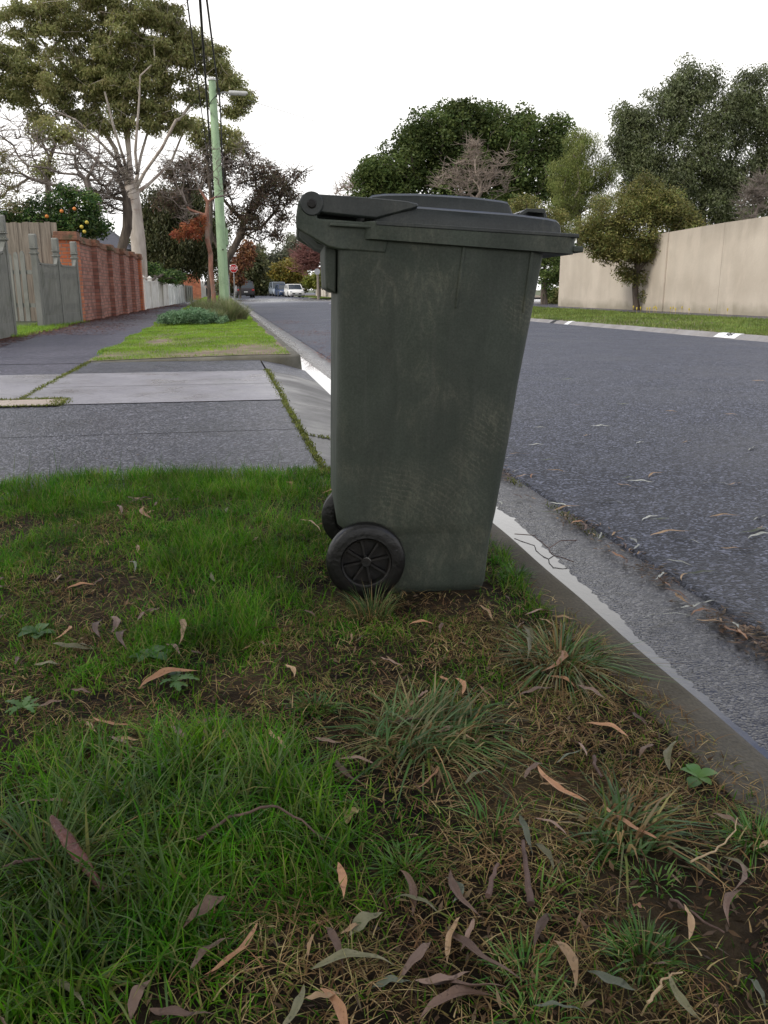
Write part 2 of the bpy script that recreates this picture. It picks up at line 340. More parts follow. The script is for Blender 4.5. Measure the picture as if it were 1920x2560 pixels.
def mat_bin(name, base, dust=.6, rough=.5):
    m, n, p, o = new_mat(name); v = pos(n, (1, 1, 1), False)
    c = ramp(n, noise(n, v, 3.5, 4), [(.3, tuple(x*.78 for x in base)), (.7, tuple(x*1.25 for x in base))])
    # vertical rain streaks
    st = noise(n, pos(n, (26, 26, 1.1), False), 2.2, 5, .6); c = mix(n, maprange(n, st, .5, .75, 0, .5*dust), c, (.085, .09, .075))
    # curved scuffs: thin wavy lines inside blotches
    wv = N(n, 'ShaderNodeTexWave', wave_type='RINGS', rings_direction='SPHERICAL'); wv.inputs['Scale'].default_value = 30; wv.inputs['Distortion'].default_value = 6
    wv.inputs['Detail'].default_value = 4; wv.inputs['Detail Scale'].default_value = .9; n.links.new(pos(n, (1, 1, 1), False), wv.inputs['Vector'])
    fine = noise(n, pos(n, (60, 60, 16), False), 1.3, 5, .75, 3.0)
    blot = maprange(n, noise(n, v, 4.6, 3, .5, .6), .47, .62)
    tco = N(n, 'ShaderNodeTexCoord').outputs['Object']; vd = N(n, 'ShaderNodeVectorMath', operation='ADD'); nn_ = N(n, 'ShaderNodeTexNoise'); nn_.inputs['Scale'].default_value = 9; n.links.new(tco, nn_.inputs['Vector'])
    sc2 = N(n, 'ShaderNodeVectorMath', operation='MULTIPLY_ADD'); n.links.new(nn_.outputs['Color'], sc2.inputs[0]); sc2.inputs[1].default_value = (.09, .09, .09); n.links.new(tco, sc2.inputs[2])
    b0 = blot; spots_ = None
    for cc, rr in (((.10, -.2, .27), .09), ((.20, -.2, .22), .10), ((.30, -.21, .44), .07), ((.25, -.2, .33), .06), ((.38, -.215, .70), .05)):
        ds = N(n, 'ShaderNodeVectorMath', operation='DISTANCE'); n.links.new(sc2.outputs[0], ds.inputs[0]); ds.inputs[1].default_value = (cc[0]+.045, cc[1]+.045, cc[2]+.045)
        q_ = maprange(n, ds.outputs['Value'], rr*.4, rr*1.2, 1, 0); spots_ = q_ if spots_ is None else math_(n, 'MAXIMUM', spots_, q_)
    blot = math_(n, 'MAXIMUM', b0, spots_)
    sc_ = math_(n, 'MULTIPLY', math_(n, 'MULTIPLY', maprange(n, wv.outputs['Fac'], .6, .95), maprange(n, fine, .42, .62)), math_(n, 'ADD', spots_, math_(n, 'MULTIPLY', b0, .12)))
    c = mix(n, math_(n, 'MULTIPLY', sc_, .9*dust), c, (.17, .17, .13))
    sw = noise(n, pos(n, (14, 14, 6), False), 1.6, 8, .78, 2.2); c = mix(n, math_(n, 'MULTIPLY', maprange(n, sw, .48, .66), math_(n, 'MULTIPLY', blot, .95*dust)), c, (.17, .17, .125))
    dk = noise(n, pos(n, (5, 5, 2), False), 1.3, 5, .6, 1.0); c = mix(n, maprange(n, dk, .5, .66, 0, .45), c, tuple(x*.55 for x in base))
    c = mix(n, math_(n, 'MULTIPLY', blot, .30*dust), c, (.075, .077, .055))
    sp = noise(n, v, 210, 2); c = mix(n, 1, c, ramp(n, sp, [(.3, (.8, .8, .8)), (.7, (1.2, 1.2, 1.2))]), 'MULTIPLY')
    n.links.new(c, p.inputs['Base Color']); n.links.new(maprange(n, noise(n, v, 8, 5), .35, .65, rough-.08, rough+.14), p.inputs['Roughness'])
    bump(n, p, math_(n, 'ADD', noise(n, v, 260, 2), math_(n, 'MULTIPLY', noise(n, v, 9, 3), 3)), .14, .002); return m
M['bin'] = mat_bin('dark_green_bin_plastic', (.048, .060, .045), .7, .6)
M['bin_lid'] = mat_bin('dark_lid_plastic', (.022, .027, .026), .25, .36)
def mat_water():
    m, n, p, o = new_mat('gutter_water'); p.inputs['Base Color'].default_value = (.02, .02, .022, 1); p.inputs['Roughness'].default_value = .03
    p.inputs['IOR'].default_value = 1.33; p.inputs['Specular IOR Level'].default_value = .5
    n.links.new(ramp(n, noise(n, pos(n), 30, 3), [(.3, (.015, .016, .018)), (.7, (.03, .03, .032))]), p.inputs['Base Color'])
    p.inputs['Metallic'].default_value = 0.0; p.inputs['Coat Weight'].default_value = .9; p.inputs['Coat Roughness'].default_value = .02; p.inputs['Coat IOR'].default_value = 1.5
    bump(n, p, math_(n, 'ADD', noise(n, pos(n, (1, .5, 1)), 34, 3), math_(n, 'MULTIPLY', noise(n, pos(n), 120, 2), .12)), .22, .004); return m
M['water'] = mat_water()
# ================================================================== SETTING
def grid(name, xs, ys, zf, mat, smooth=True, skew=None):
    xs = np.asarray(xs, float); ys = np.asarray(ys, float)
    X, Y = np.meshgrid(xs, ys); 
    if skew is not None: X, Y = skew(X, Y)
    Z = zf(X, Y); V = np.stack([X.ravel(), Y.ravel(), Z.ravel()], 1)
    nx, ny = len(xs), len(ys); i, j = np.meshgrid(np.arange(nx-1), np.arange(ny-1)); a = (j*nx+i).ravel()
    me = npmesh(name, V, np.stack([a, a+1, a+1+nx, a+nx], 1)); o = link(name, me, mat, None, smooth); tag(o, kind='structure'); return o
_ns = rng.normal(size=(40, 3))
def vn(X, Y, sc_=1.0, seed=0):           # cheap smooth noise -1..1
    r_ = np.random.default_rng(seed+100); s = 0
    for k in range(6):
        a, ph = r_.uniform(0, 6.28), r_.uniform(0, 6.28); fr = sc_*(1.7**(k % 4))*(.8+.4*r_.random())
        s = s+np.sin((X*math.cos(a)+Y*math.sin(a))*fr+ph+1.3*np.sin((Y*math.cos(a)-X*math.sin(a))*fr*.6+ph*2))/(1+.5*(k % 4))
    return s/3.2
flat = lambda z: (lambda X, Y: np.full_like(X, z))
tag(grid('ground', [-900, -60, 60, 900], [-300, 0, 200, 1500], flat(-.25), M['far_ground']), kind='structure')
RK = lambda y: 8.44-.0755*(y-13.5)       # far kerb line
road_z = lambda X, Y: -.090+.06*np.clip(np.minimum((X-1.3)/2.5, (9.5-X)/2.5), 0, 1)+.0015*vn(X, Y, 3)
def road_skew(X, Y):                     # ragged sealed edge along the gutter
    m_ = (X < 1.31); return np.where(m_, 1.29+.012*vn(X*0, Y, 9, 4)+.008*vn(X*0, Y, 31, 5), X), Y
grid('road', [1.3, 1.31, 1.36, 1.6, 2.2, 3, 4.5, 6, 7, 8, 9.5, 14, 40], np.concatenate([np.arange(-4, 12, .04), np.arange(12, 40, .5), np.arange(40, 240, 4)]), lambda X, Y: np.where(X < 1.305, -.118, np.where(X < 1.32, -.088, road_z(X, Y))), M['asphalt'], skew=road_skew)
# gutter tray
gz = lambda X, Y: -.136+(X-.87)*.085+.0008*vn(X, Y, 75, 7)+.0005*vn(X, Y, 21, 8)+.0006*vn(X, Y, 5, 18)
grid('gutter', np.linspace(.86, 1.31, 60), np.concatenate([np.arange(-3, .8, .1), np.arange(.8, 5, .009), np.arange(5, 12, .02)]), gz, M['conc_gutter'])
grid('gutter_beyond', np.linspace(.86, 1.31, 8), np.arange(12, 95, .25), gz, M['conc_gutter'])
wz = lambda X, Y: np.interp(Y, [1.2, 1.8, 2.4, 3, 5, 8, 12], [-.1236, -.1236, -.1200, -.1183, -.119, -.121, -.123])+0*X
o = grid('gutter_water', np.linspace(.862, 1.30, 18), np.concatenate([np.arange(-3, 12, .05), np.arange(12, 70, .5)]), wz, M['water'])
# kerbs
def kerb(name, path, prof, mat):
    """prof: list of (across, z) points; path: list of (x,y); across is measured to the right of the path"""
    P = [Vector((a, b, 0)) for a, b in path]; rings = []
    for i, p in enumerate(P):
        d = (P[min(i+1, len(P)-1)]-P[max(i-1, 0)]).normalized(); r_ = Vector((d.y, -d.x, 0))
        rings.append([p+r_*a+Vector((0, 0, z+.002*math.sin(p.y*3.1)+.0015*math.sin(p.y*11))) for a, z in prof])
    o = MB().loft(rings, cap=True).build(name, mat, smooth=True); return tag(o, kind='structure')
kp = [(-.13, -.2), (-.13, -.006), (-.122, 0), (-.03, 0), (-.010, -.006), (0, -.02), (.012, -.16), (.012, -.2)]
kerb('kerb_near', [(.87, y) for y in np.arange(-3, 3.36, .08)], kp, M['conc_kerb'])
ZK = lambda x: np.interp(x, [-1.4, -.7, .3], [.006, .026, .050])
kf = [(-.13, -.2), (-.13, -.004), (-.12, .0), (-.05, .0), (-.022, -.008), (-.005, -.026), (.012, -.16), (.012, -.2)]
arc = [(.87-.3+.3*math.cos(a), 9.42+.3+.3*math.sin(a)) for a in np.linspace(-math.pi/2, 0, 9)]
path_ = [(x, 9.42) for x in np.arange(-1.44, .5, .1)]+arc+[(.87, y) for y in np.arange(9.9, 94, .5)]
kb = kerb('kerb_beyond', path_, kf, M['conc_kerb_moss'])
for v_ in kb.data.vertices:
    if v_.co.z > -.1: v_.co.z += float(ZK(v_.co.x))
kr = [(.25, -.2), (.25, .0), (.18, .015), (.10, .005), (-.03, -.075), (-.05, -.085), (-.16, -.092), (-.16, -.2)]
kerb('kerb_far', [(RK(y)+.1, y) for y in np.arange(2, 48.6, .4)], kr, M['conc_kerb_far'])
kerb('kerb_across', [(RK(48)+.2+.6*k, 48.6+.9*math.sin(min(k/6, 1)*math.pi/2)) for k in range(40)][1:], [(-.25, -.2), (-.25, .0), (-.1, .01), (.03, -.08), (.03, -.2)], M['conc_kerb_far'])
kerb('kerb_distant', [(7.4, 75.5), (8.3, 80), (9.1, 88), (9.2, 95), (8.8, 110), (8.1, 130)], kr, M['conc_kerb_far'])
# driveway slabs
def slab(name, x0, x1, y0, y1, z, mat, tilt=None):
    f = (lambda X, Y: z+.0006*vn(X, Y, 1.2, 9)) if tilt is None else tilt
    return grid(name, np.linspace(x0, x1, max(2, int((x1-x0)/.12))), np.linspace(y0, y1, max(2, int((y1-y0)/.12))), f, mat)
slab('driveway_asphalt', -6, .392, 3.2, 4.615, .004, M['drive_asphalt'])
slab('driveway_asphalt', -6, .392, 4.625, 5.90, .004, M['drive_asphalt'])
slab('driveway_concrete', -1.405, .392, 5.91, 6.985, .008, M['conc_slab'])
slab('driveway_concrete', -1.405, .392, 7.0, 8.13, .008, M['conc_slab'])
slab('footpath_concrete', -5, -1.42, 5.91, 8.13, .006, M['conc_slab'])
slab('driveway_asphalt', -1.405, .392, 8.14, 9.42, .004, M['drive_asphalt'])
slab('footpath', -5, -1.42, 8.14, 9.3, .003, M['path_asphalt'])
ap = lambda X, Y: .0-(np.clip(X-.41, 0, 1)/.47)**1.3*.118+.0003*vn(X, Y, 8, 6)
slab('apron', .41, .885, 3.3, 4.43, 0, M['conc_apron'], ap)
slab('apron', .41, .885, 4.45, 5.83, 0, M['conc_apron'], ap)
slab('apron', .41, .885, 5.84, 8.2, 0, M['conc_apron'], ap)
slab('apron_asphalt', .41, .885, 8.21, 9.42, 0, M['drive_asphalt'], ap)
slab('footpath_near', -4.8, -2.58, -3, 3.25, -.004, M['path_asphalt'])
grid('driveway_base', [-8, .885], [2.8, 9.6], lambda X, Y: np.where(X > 0, -.16, -.012), M['soil'])
# footpath beyond and boundary line of the left properties
BX = lambda y: np.interp(y, [5, 14, 21.5, 33, 44, 60, 90], [-3.36, -3.36, -3.24, -2.86, -2.42, -1.9, -1.3])
def psk(X, Y): return BX(Y)-.9+(X)*(-1.40-BX(Y)+.9), Y
grid('footpath', np.linspace(0, 1, 8), np.concatenate([np.arange(9.3, 60, .5), np.arange(60, 130, 5)]), lambda X, Y: .004+.008*vn(X, Y, .9, 2), M['path_asphalt'], skew=psk)
tag(grid('left_gardens_ground', [-60, -3.2], [10, 130], flat(-.01), M['far_ground']), kind='structure')
# near verge soil
VX0, VX1, VY0, VY1 = -2.6, .745, -1.6, 3.56
def vedge(x): return 3.60+.03*math.sin(x*5)
vz = lambda X, Y: .004+(.010*vn(X, Y, 4, 1)+.005*vn(X, Y, 16, 2))*(1-np.exp(-((X-.4)/.4)**2-((Y-2.0)/.35)**2))-.008*np.exp(-((X-.4)/.4)**2-((Y-2.0)/.35)**2)-.03*np.clip((Y-3.45)/.15, 0, 1)-.006*np.clip((X-.60)/.14, 0, 1)
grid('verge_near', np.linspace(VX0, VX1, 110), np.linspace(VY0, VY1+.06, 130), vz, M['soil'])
# beyond verge (left of the gutter)
vbz = lambda X, Y: ZK(X)+.004+.012*vn(X, Y, 1.6, 3)*np.clip((Y-9.5)/.5, 0, 1)
def vsk(X, Y): return np.where(X < -1.3, -1.43+.05*vn(X*0, Y, 2.3, 2), X), Y
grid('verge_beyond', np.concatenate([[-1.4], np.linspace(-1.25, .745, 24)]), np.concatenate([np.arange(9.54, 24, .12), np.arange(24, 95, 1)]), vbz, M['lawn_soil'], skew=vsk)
# far right verge + path at the wall
def rsk(X, Y): return RK(Y)+.33+X*(14.0-RK(Y)), Y
grid('verge_far', np.linspace(0, 1, 30), np.arange(2, 48.3, .6), lambda X, Y: .0+.02*vn(X, Y, .8, 5), M['lawn_soil'], skew=rsk)
grid('path_far', [13.35, 16.9], np.arange(2, 48.3, 2), flat(.03), M['path_asphalt'])
grid('right_gardens_ground', [15.2, 90], [2, 48], flat(-.02), M['far_ground'])
grid('verge_distant', [7.6, 11, 40], [75.8, 80, 90, 100, 130], lambda X, Y: .01*X/10, M['lawn_soil'], skew=lambda X, Y: (np.where(X < 8, np.interp(Y, [75, 80, 88, 95, 110, 130], [7.6, 8.5, 9.3, 9.4, 9.0, 8.3]), X), Y))
# patch slab at left edge
tag(slab('patch_slab', -2.3, -1.09, 5.84, 6.16, .016, M['patch']), kind='structure')

# ================================================================== THE BIN
bin_ = empty('wheelie_bin', (.34, 2.184, -.002), R(-5))
tag(bin_, 'scuffed dark green wheelie bin standing on the grass verge beside the gutter', 'bin')
def rrect(x0, x1, hw, z, r_=.03, n=4):
    pts = []
    for cx, cy, a0 in ((x1-r_, hw-r_, 0), (x0+r_, hw-r_, 90), (x0+r_, -hw+r_, 180), (x1-r_, -hw+r_, 270)):
        for k in range(n+1):
            a = R(a0+90*k/n); pts.append(Vector((cx+r_*math.cos(a), cy+r_*math.sin(a), z)))
    return pts
b = MB(); rings = []
for z, x0, x1, hw in ((-.005, .06, .308, .178), (.0, .05, .315, .183), (.02, .04, .32, .187), (.10, .035, .326, .190), (.150, .02, .331, .193), (.160, -.02, .333, .194), (.168, -.048, .334, .195), (.182, -.063, .336, .196), (.205, -.067, .340, .1975),
                      (.30, -.066, .353, .200), (.39, -.064, .366, .203), (.53, -.061, .383, .207), (.68, -.058, .405, .214), (.80, -.055, .422, .221), (.865, -.054, .43, .224)):
    rings.append(rrect(x0, x1, hw, z, .032, 5))
b.loft(rings); body = b.build('bin_body', M['bin'], bin_, smooth=True)
# rim band
b = MB(); b.loft([rrect(.0, .470, .234, .829-.0, .03, 5), rrect(.0, .492, .240, .829+.002, .03, 5), rrect(.0, .495, .241, .866, .03, 5), rrect(.004, .491, .238, .869, .03, 5)])
# tilt the rim: its top edge falls towards the front
b.v = [(x, y, z+.031*(1-max(0, min(1, (x-.02)/.47)))) for x, y, z in b.v]
b.build('rim', M['bin'], bin_, smooth=True)
b = MB(); b.loft([rrect(.0, .498, .243, .878, .03, 5), rrect(.0, .498, .243, .884, .03, 5)])
b.v = [(x, y, z-.008+.028*(1-max(0, min(1, (x-.02)/.47)))) for x, y, z in b.v]
# side arms / gussets carrying the hinge
for s in (-1, 1):
    poly = [(-.131, .958), (-.143, .935), (-.148, .907), (-.148, .884), (-.099, .856), (-.079, .845), (-.052, .839), (.053, .832), (.06, .862), (.02, .898), (-.10, .905), (-.105, .93)]
    MB().prism(poly, lambda a, c, t: Vector((a, s*t, c)), .196, .226).build('hinge_bracket', M['bin'], bin_, bevel=.004)
    MB().prism([(-.075, .889), (.03, .884), (.03, .890), (-.07, .896)], lambda a, c, t: Vector((a, s*t, c)), .22, .238).build('bracket_rib', M['bin'], bin_, bevel=.002)
# lower brace between brackets (underside sloping to the body)
MB().prism([(-.142, .89), (-.10, .853), (-.055, .842), (-.05, .855), (-.095, .866), (-.134, .897)], lambda a, c, t: Vector((a, t, c)), -.197, .197).build('handle_web', M['bin'], bin_, bevel=.004)
MB().tube([(-.132, -.2, .915), (-.132, .2, .915)], .014, 14).build('handle_bar', M['bin'], bin_, smooth=True)
# back support panel
MB().prism([(-.056, .862), (-.085, .852), (-.083, .755), (-.060, .742)], lambda a, c, t: Vector((a, t, c)), -.19, .19).build('back_panel', M['bin'], bin_, bevel=.004)
# ribs on the side
for s in (-1, 1):
    for (xa, za), (xb, zb), ya, yb in (((.233, .85), (.219, .71), .2225, .2145), ((.394, .85), (.380, .700), .2225, .2140), ((.018, .637), (.011, .539), .2105, .2065)):
        d = .0055 if za > .7 else .0015
        w_ = .0055
        MB().add([(xa-w_, s*(ya-.004), za), (xa+w_, s*(ya-.004), za), (xb+w_*.8, s*(yb-.004), zb), (xb-w_*.8, s*(yb-.004), zb),
                  (xa-w_*.7, s*(ya+d), za), (xa+w_*.7, s*(ya+d), za), (xb+w_*.5, s*(yb+d), zb), (xb-w_*.5, s*(yb+d), zb)],
                 [(0, 1, 2, 3), (7, 6, 5, 4), (0, 4, 5, 1), (1, 5, 6, 2), (2, 6, 7, 3), (3, 7, 4, 0)]).build('side_rib', M['bin'], bin_, bevel=.002)
# lid: outer apron, lower tier, raised centre
def lidsec(pts, hw_o, hw_i, ry=.03):
    """pts: list of (x, z_low, z_top); lofts a rounded-shouldered hump along x"""
    rings = []
    for x, zl, zt in pts:
        h = zt-zl; sh = min(.018, h*.6)
        rings.append([Vector((x, y, z)) for y, z in ((-hw_o, zl), (-hw_o+.002, zt-sh), (-hw_o+.006, zt-sh*.35), (-hw_o+.016, zt-.001), (-hw_o*.5, zt+.001), (0, zt+.002), (hw_o*.5, zt+.001), (hw_o-.016, zt-.001), (hw_o-.006, zt-sh*.35), (hw_o-.002, zt-sh), (hw_o, zl))])
    return rings
lid = empty('lid', (0, 0, 0)); lid.parent = bin_
lm = MB(); lm.loft(lidsec([(.030, .898, .906), (.043, .896, .926), (.054, .895, .934), (.07, .893, .9365), (.13, .890, .9355), (.22, .886, .930), (.346, .879, .922), (.43, .873, .913), (.451, .870, .909), (.459, .869, .902), (.463, .868, .878)], .216, .2))
lid_me = lm
bpy.data.objects.remove(lid)
lid = lm.build('lid', M['bin_lid'], bin_, smooth=True)
MB().loft(lidsec([(.010, .91, .925), (.018, .92, .957), (.030, .92, .965), (.06, .92, .9685), (.13, .92, .9695), (.2, .918, .967), (.265, .915, .9635), (.335, .91, .956), (.350, .905, .953), (.356, .905, .944), (.364, .905, .924)], .155, .14)).build('raised_centre', M['bin_lid'], lid, smooth=True)
b = MB(); r0 = [(-.008, .889+.014), (.494, .869+.003)]
b.loft([[Vector((x, y, z)) for y in (-.2425, .2425) for z in ((zz, zz+.009) if y < 0 else (zz+.009, zz))] for x, zz in ((.03, .8905), (.496, .866))])
b.build('lid_flange', M['bin_lid'], lid, bevel=.002)
# lid arms to the hinge
for s in (-1, 1):
    poly = [(-.10, .957), (-.03, .9535), (.04, .949), (.10, .9440), (.128, .9385), (.125, .930), (.032, .906), (-.04, .912), (-.118, .920)]
    MB().prism(poly, lambda a, c, t: Vector((a, s*t, c)), .190, .2215).build('lid_arm', M['bin_lid'], lid, bevel=.004)
    MB().tube([(-.112, s*.188, .936), (-.112, s*.228, .936)], .0262, 24).build('hinge_eye', M['bin_lid'], lid, bevel=.003)
    MB().tube([(-.112, s*.20, .936), (-.112, s*.2325, .936)], .0105, 16).build('hinge_pin', M['wheel_plastic'], bin_, bevel=.003)
MB().prism([(-.10, .957), (-.03, .9535), (.04, .949), (.04, .94), (-.10, .945)], lambda a, c, t: Vector((a, t, c)), -.19, .19).build('lid_back', M['bin_lid'], lid, bevel=.003)
# lid handle, hollow loop
b = MB()
for s in (-1, 1):
    b.prism([(.396, .91), (.399, .934), (.414, .943), (.458, .943), (.464, .928), (.464, .905), (.456, .905), (.455, .932), (.418, .935), (.408, .930), (.405, .91)], lambda a, c, t: Vector((a, t, c)), s*.075-.006, s*.075+.006)
b.prism([(.410, .938), (.414, .943), (.458, .943), (.461, .937)], lambda a, c, t: Vector((a, t, c)), -.075, .075)
b.prism([(.456, .905), (.457, .94), (.464, .928), (.466, .905)], lambda a, c, t: Vector((a, t, c)), -.075, .075)
b.build('lid_handle', M['bin_lid'], lid, bevel=.0015)
MB().box((.499, 0, .842), (.026, .46, .014)).build('front_grip', M['bin'], bin_, bevel=.003)
MB().tube([(.005, -.23, .1), (.005, .23, .1)], .011, 12).build('axle', M['galv'], bin_, smooth=True)
# wheels
def lathe(prof, n, M_):                  # prof (r, t) revolved round local t axis
    m = MB(); rings = [[M_(r_*math.cos(2*math.pi*k/n), r_*math.sin(2*math.pi*k/n), t) for k in range(n)] for r_, t in prof]
    m.loft(rings, cap=False); return m
for s in (-1, 1):
    MM = lambda a, c, t, s=s: Vector((.004+a, s*(.236-t), .098+c))     # t=0 outer face, grows inward
    wh = lathe([(.062, .030), (.0615, .004), (.064, .001), (.072, .0015), (.088, .002), (.0955, .006), (.0985, .013), (.099, .024), (.0975, .034), (.090, .040), (.062, .040), (.062, .030)], 64, MM).build('wheel', M['black_rubber'], bin_, smooth=True)
    rm = lathe([(.0615, .001), (.058, .003), (.0565, .018), (.0565, .030), (.0615, .032)], 64, MM); rm.loft([[MM(.060*math.cos(2*math.pi*k/40), .060*math.sin(2*math.pi*k/40), t) for k in range(40)] for t in (.026, .030)]); rm.build('wheel_disc', M['wheel_plastic'], wh, smooth=True)
    sp = MB()
    for k in range(8):
        a = 2*math.pi*k/8+.2; ca, sa = math.cos(a), math.sin(a)
        pr = [(.010, -.0025), (.058, -.0035), (.058, .0035), (.010, .0025)]
        sp.prism([(x*ca-y*sa, x*sa+y*ca) for x, y in pr], MM, .010, .027)
    sp.build('spokes', M['wheel_plastic'], wh, bevel=.0008)
    h = lathe([(.0001, .005), (.011, .005), (.013, .008), (.013, .028)], 20, MM); h.build('hub', M['wheel_plastic'], wh, smooth=True)

# ================================================================== FENCES, WALLS
def lineframe(p0, p1):
    p0 = Vector((p0[0], p0[1], 0)); p1 = Vector((p1[0], p1[1], 0)); d = (p1-p0); Ln = d.length; d.normalize(); nrm = Vector((d.y, -d.x, 0))  # right-hand side (faces street)
    return Ln, (lambda a, z, t=0.0: p0+d*a+nrm*t+Vector((0, 0, z)))
def boxf(mb, fr, a0, a1, z0, z1, t0, t1):
    mb.prism([(a0, z0), (a1, z0), (a1, z1), (a0, z1)], lambda a, z, t: fr(a, z, t), t0, t1)
def post_cap(root, fr, a, z, w_, t0, t1, mat, diamond=False):
    m = MB(); h = w_/2
    boxf(m, fr, a-h*1.15, a+h*1.15, z, z+.035, t0-.02, t1+.02)
    boxf(m, fr, a-h*.8, a+h*.8, z+.035, z+.10, t0, t1)
    boxf(m, fr, a-h*1.1, a+h*1.1, z+.10, z+.125, t0-.015, t1+.015)
    p = [(a-h*1.05, z+.125), (a+h*1.05, z+.125), (a+h*1.0, z+.36), (a+h*.55, z+.385), (a-h*.55, z+.385), (a-h*1.0, z+.36)]
    m.prism(p, lambda q, c, t: fr(q, c, t), t0-.005, t1+.005)
    return m.build('post_cap', mat, root, bevel=.006)
def grey_panel_fence(name, label, p0, p1, posts, H0, H1, plinth):
    Ln, fr = lineframe(p0, p1); root = empty(name, fr(0, 0)); tag(root, label, 'fence'); root.location = (0, 0, 0)
    for i in range(len(posts)-1):
        a0, a1 = posts[i], posts[i+1]; m = MB(); n = max(6, int((a1-a0)/.095)); w_ = (a1-a0-.12)/n
        for k in range(n):
            s = (k+.5)/n; e = min(s, 1-s); zt = H0+(H1-H0)*max(0, 1-e/.09)**1.5 if e < .09 else H0
            aa = a0+.06+k*w_; boxf(m, fr, aa+.011, aa+w_-.011, plinth, zt, 0, .03)
        boxf(m, fr, a0+.06, a1-.06, plinth+.15, plinth+.23, -.05, -.002); boxf(m, fr, a0+.06, a1-.06, H0-.2, H0-.12, -.05, -.002)
        m.build('slats', M['fence_grey'], root)
        m = MB(); N_ = 14; top = []
        for k in range(N_+1):
            s = k/N_; e = min(s, 1-s); zt = H0+(H1-H0)*max(0, 1-e/.10)**1.5 if e < .10 else H0; top.append((a0+.06+s*(a1-a0-.12), zt))
        m.prism(top+[(a, z+.035) for a, z in reversed(top)], lambda q, c, t: fr(q, c, t), -.03, .035); m.build('capping', M['fence_grey'], root)
        m = MB(); boxf(m, fr, a0+.06, a1-.06, .0, plinth, -.02, .03); m.build('plinth_board', M['fence_grey'], root, bevel=.004)
    for a in posts:
        m = MB(); boxf(m, fr, a-.06, a+.06, -.05, H1+.06, -.07, .045); po = m.build('post', M['fence_grey'], root, bevel=.004)
        c = post_cap(po, fr, a, H1+.06, .13, -.07, .045, M['fence_grey'])
    return root
grey_panel_fence('slat_fence', 'grey close slatted fence panel cut by the left edge of the photo', (-3.38, 11.9), (-3.36, 15.0), (0, 3.05), 1.28, 1.45, .24)
grey_panel_fence('slat_fence', 'grey close slatted fence with scooped tops joining the brick wall', (-3.62, 18.55), (-3.27, 21.35), (0.05, 1.45, 2.8), 1.24, 1.38, .24)
# recessed picket gate
Ln, fr = lineframe((-4.32, 18.9), (-3.70, 18.6)); gt = empty('picket_gate'); tag(gt, 'grey gate of spaced pointed pickets between the two slatted fences', 'gate')
for k in range(5):
    a = .0+k*.155-.12; m = MB(); m.prism([(a-.052, .12), (a+.052, .12), (a+.052, 1.36+.02*k), (a+.02, 1.42+.02*k), (a-.02, 1.42+.02*k), (a-.052, 1.36+.02*k)], lambda q, c, t: fr(q, c, t), 0, .02); m.build('picket', M['fence_grey'], gt, bevel=.003)
for z in (.4, 1.05):
    m = MB(); boxf(m, fr, -.2, .68, z, z+.08, -.045, -.003); m.build('rail', M['fence_grey'], gt)
# timber paling fence behind
Ln, fr = lineframe((-7.6, 21.9), (-3.72, 21.95)); pf = empty('paling_fence'); tag(pf, 'tall weathered timber paling fence behind the grey gate', 'fence')
m = MB(); k = 0; a = 0
while a < Ln-.1:
    w_ = .125+.02*random.random(); zt = 2.26+.03*random.random()-(.25 if k == 20 else 0)
    if k != 21: m.prism([(a, .02), (a+w_, .02), (a+w_+random.uniform(-.01, .01), zt+random.uniform(-.015, .015)), (a+random.uniform(-.005, .01), zt)], lambda q, c, t: fr(q, c, t), 0+.012*(k % 2), .016+.012*(k % 2))
    a += w_-.004 if k % 2 else w_-.02; k += 1
m.build('palings', M['paling'], pf)
m = MB(); boxf(m, fr, 0, Ln, 1.8, 1.88, -.06, -.01); boxf(m, fr, 0, Ln, .5, .58, -.06, -.01); m.build('rail', M['paling'], pf)
# brick wall with piers
bw = empty('brick_wall'); tag(bw, 'long red brick garden wall with projecting piers beside the footpath', 'wall')
Ln, fr = lineframe((-3.26, 21.75), (-2.88, 33.2)); WH = 1.98
m = MB(); boxf(m, fr, 0, Ln, -.05, WH-.16, -.24, -.0); m.build('wall_panel', M['brick_red'], bw)
m = MB(); boxf(m, fr, .3, Ln, WH-.16, WH-.09, -.27, .03); boxf(m, fr, .3, Ln, WH-.09, WH, -.25, .015); m.build('coping', M['brick_cap'], bw, bevel=.01)
for a in (2.1, 4.5, 6.9, 9.2):
    m = MB(); boxf(m, fr, a-.24, a+.24, -.05, WH-.16, -.1, .13); p = m.build('pier', M['brick_red'], bw)
    m = MB(); boxf(m, fr, a-.28, a+.28, WH-.16+.003, WH-.085, -.29, .17); boxf(m, fr, a-.25, a+.25, WH-.085, WH+.012, -.26, .14); m.build('pier_cap', M['brick_cap'], p, bevel=.01)
for (x0, x1, y0, y1, zt) in ((-3.70, -3.235, 21.45, 21.93, 2.06), (-3.32, -2.80, 32.9, 33.5, 2.02)):
    m = MB(); m.box(((x0+x1)/2, (y0+y1)/2, (zt-.2)/2), (x1-x0, y1-y0, zt-.2)); p = m.build('end_pier', M['brick_orange'], bw)
    m = MB(); m.box(((x0+x1)/2, (y0+y1)/2, zt-.15), (x1-x0+.08, y1-y0+.08, .10)); m.box(((x0+x1)/2, (y0+y1)/2, zt-.055), (x1-x0+.05, y1-y0+.05, .09)); m.build('pier_cap', M['brick_cap'], p, bevel=.01)
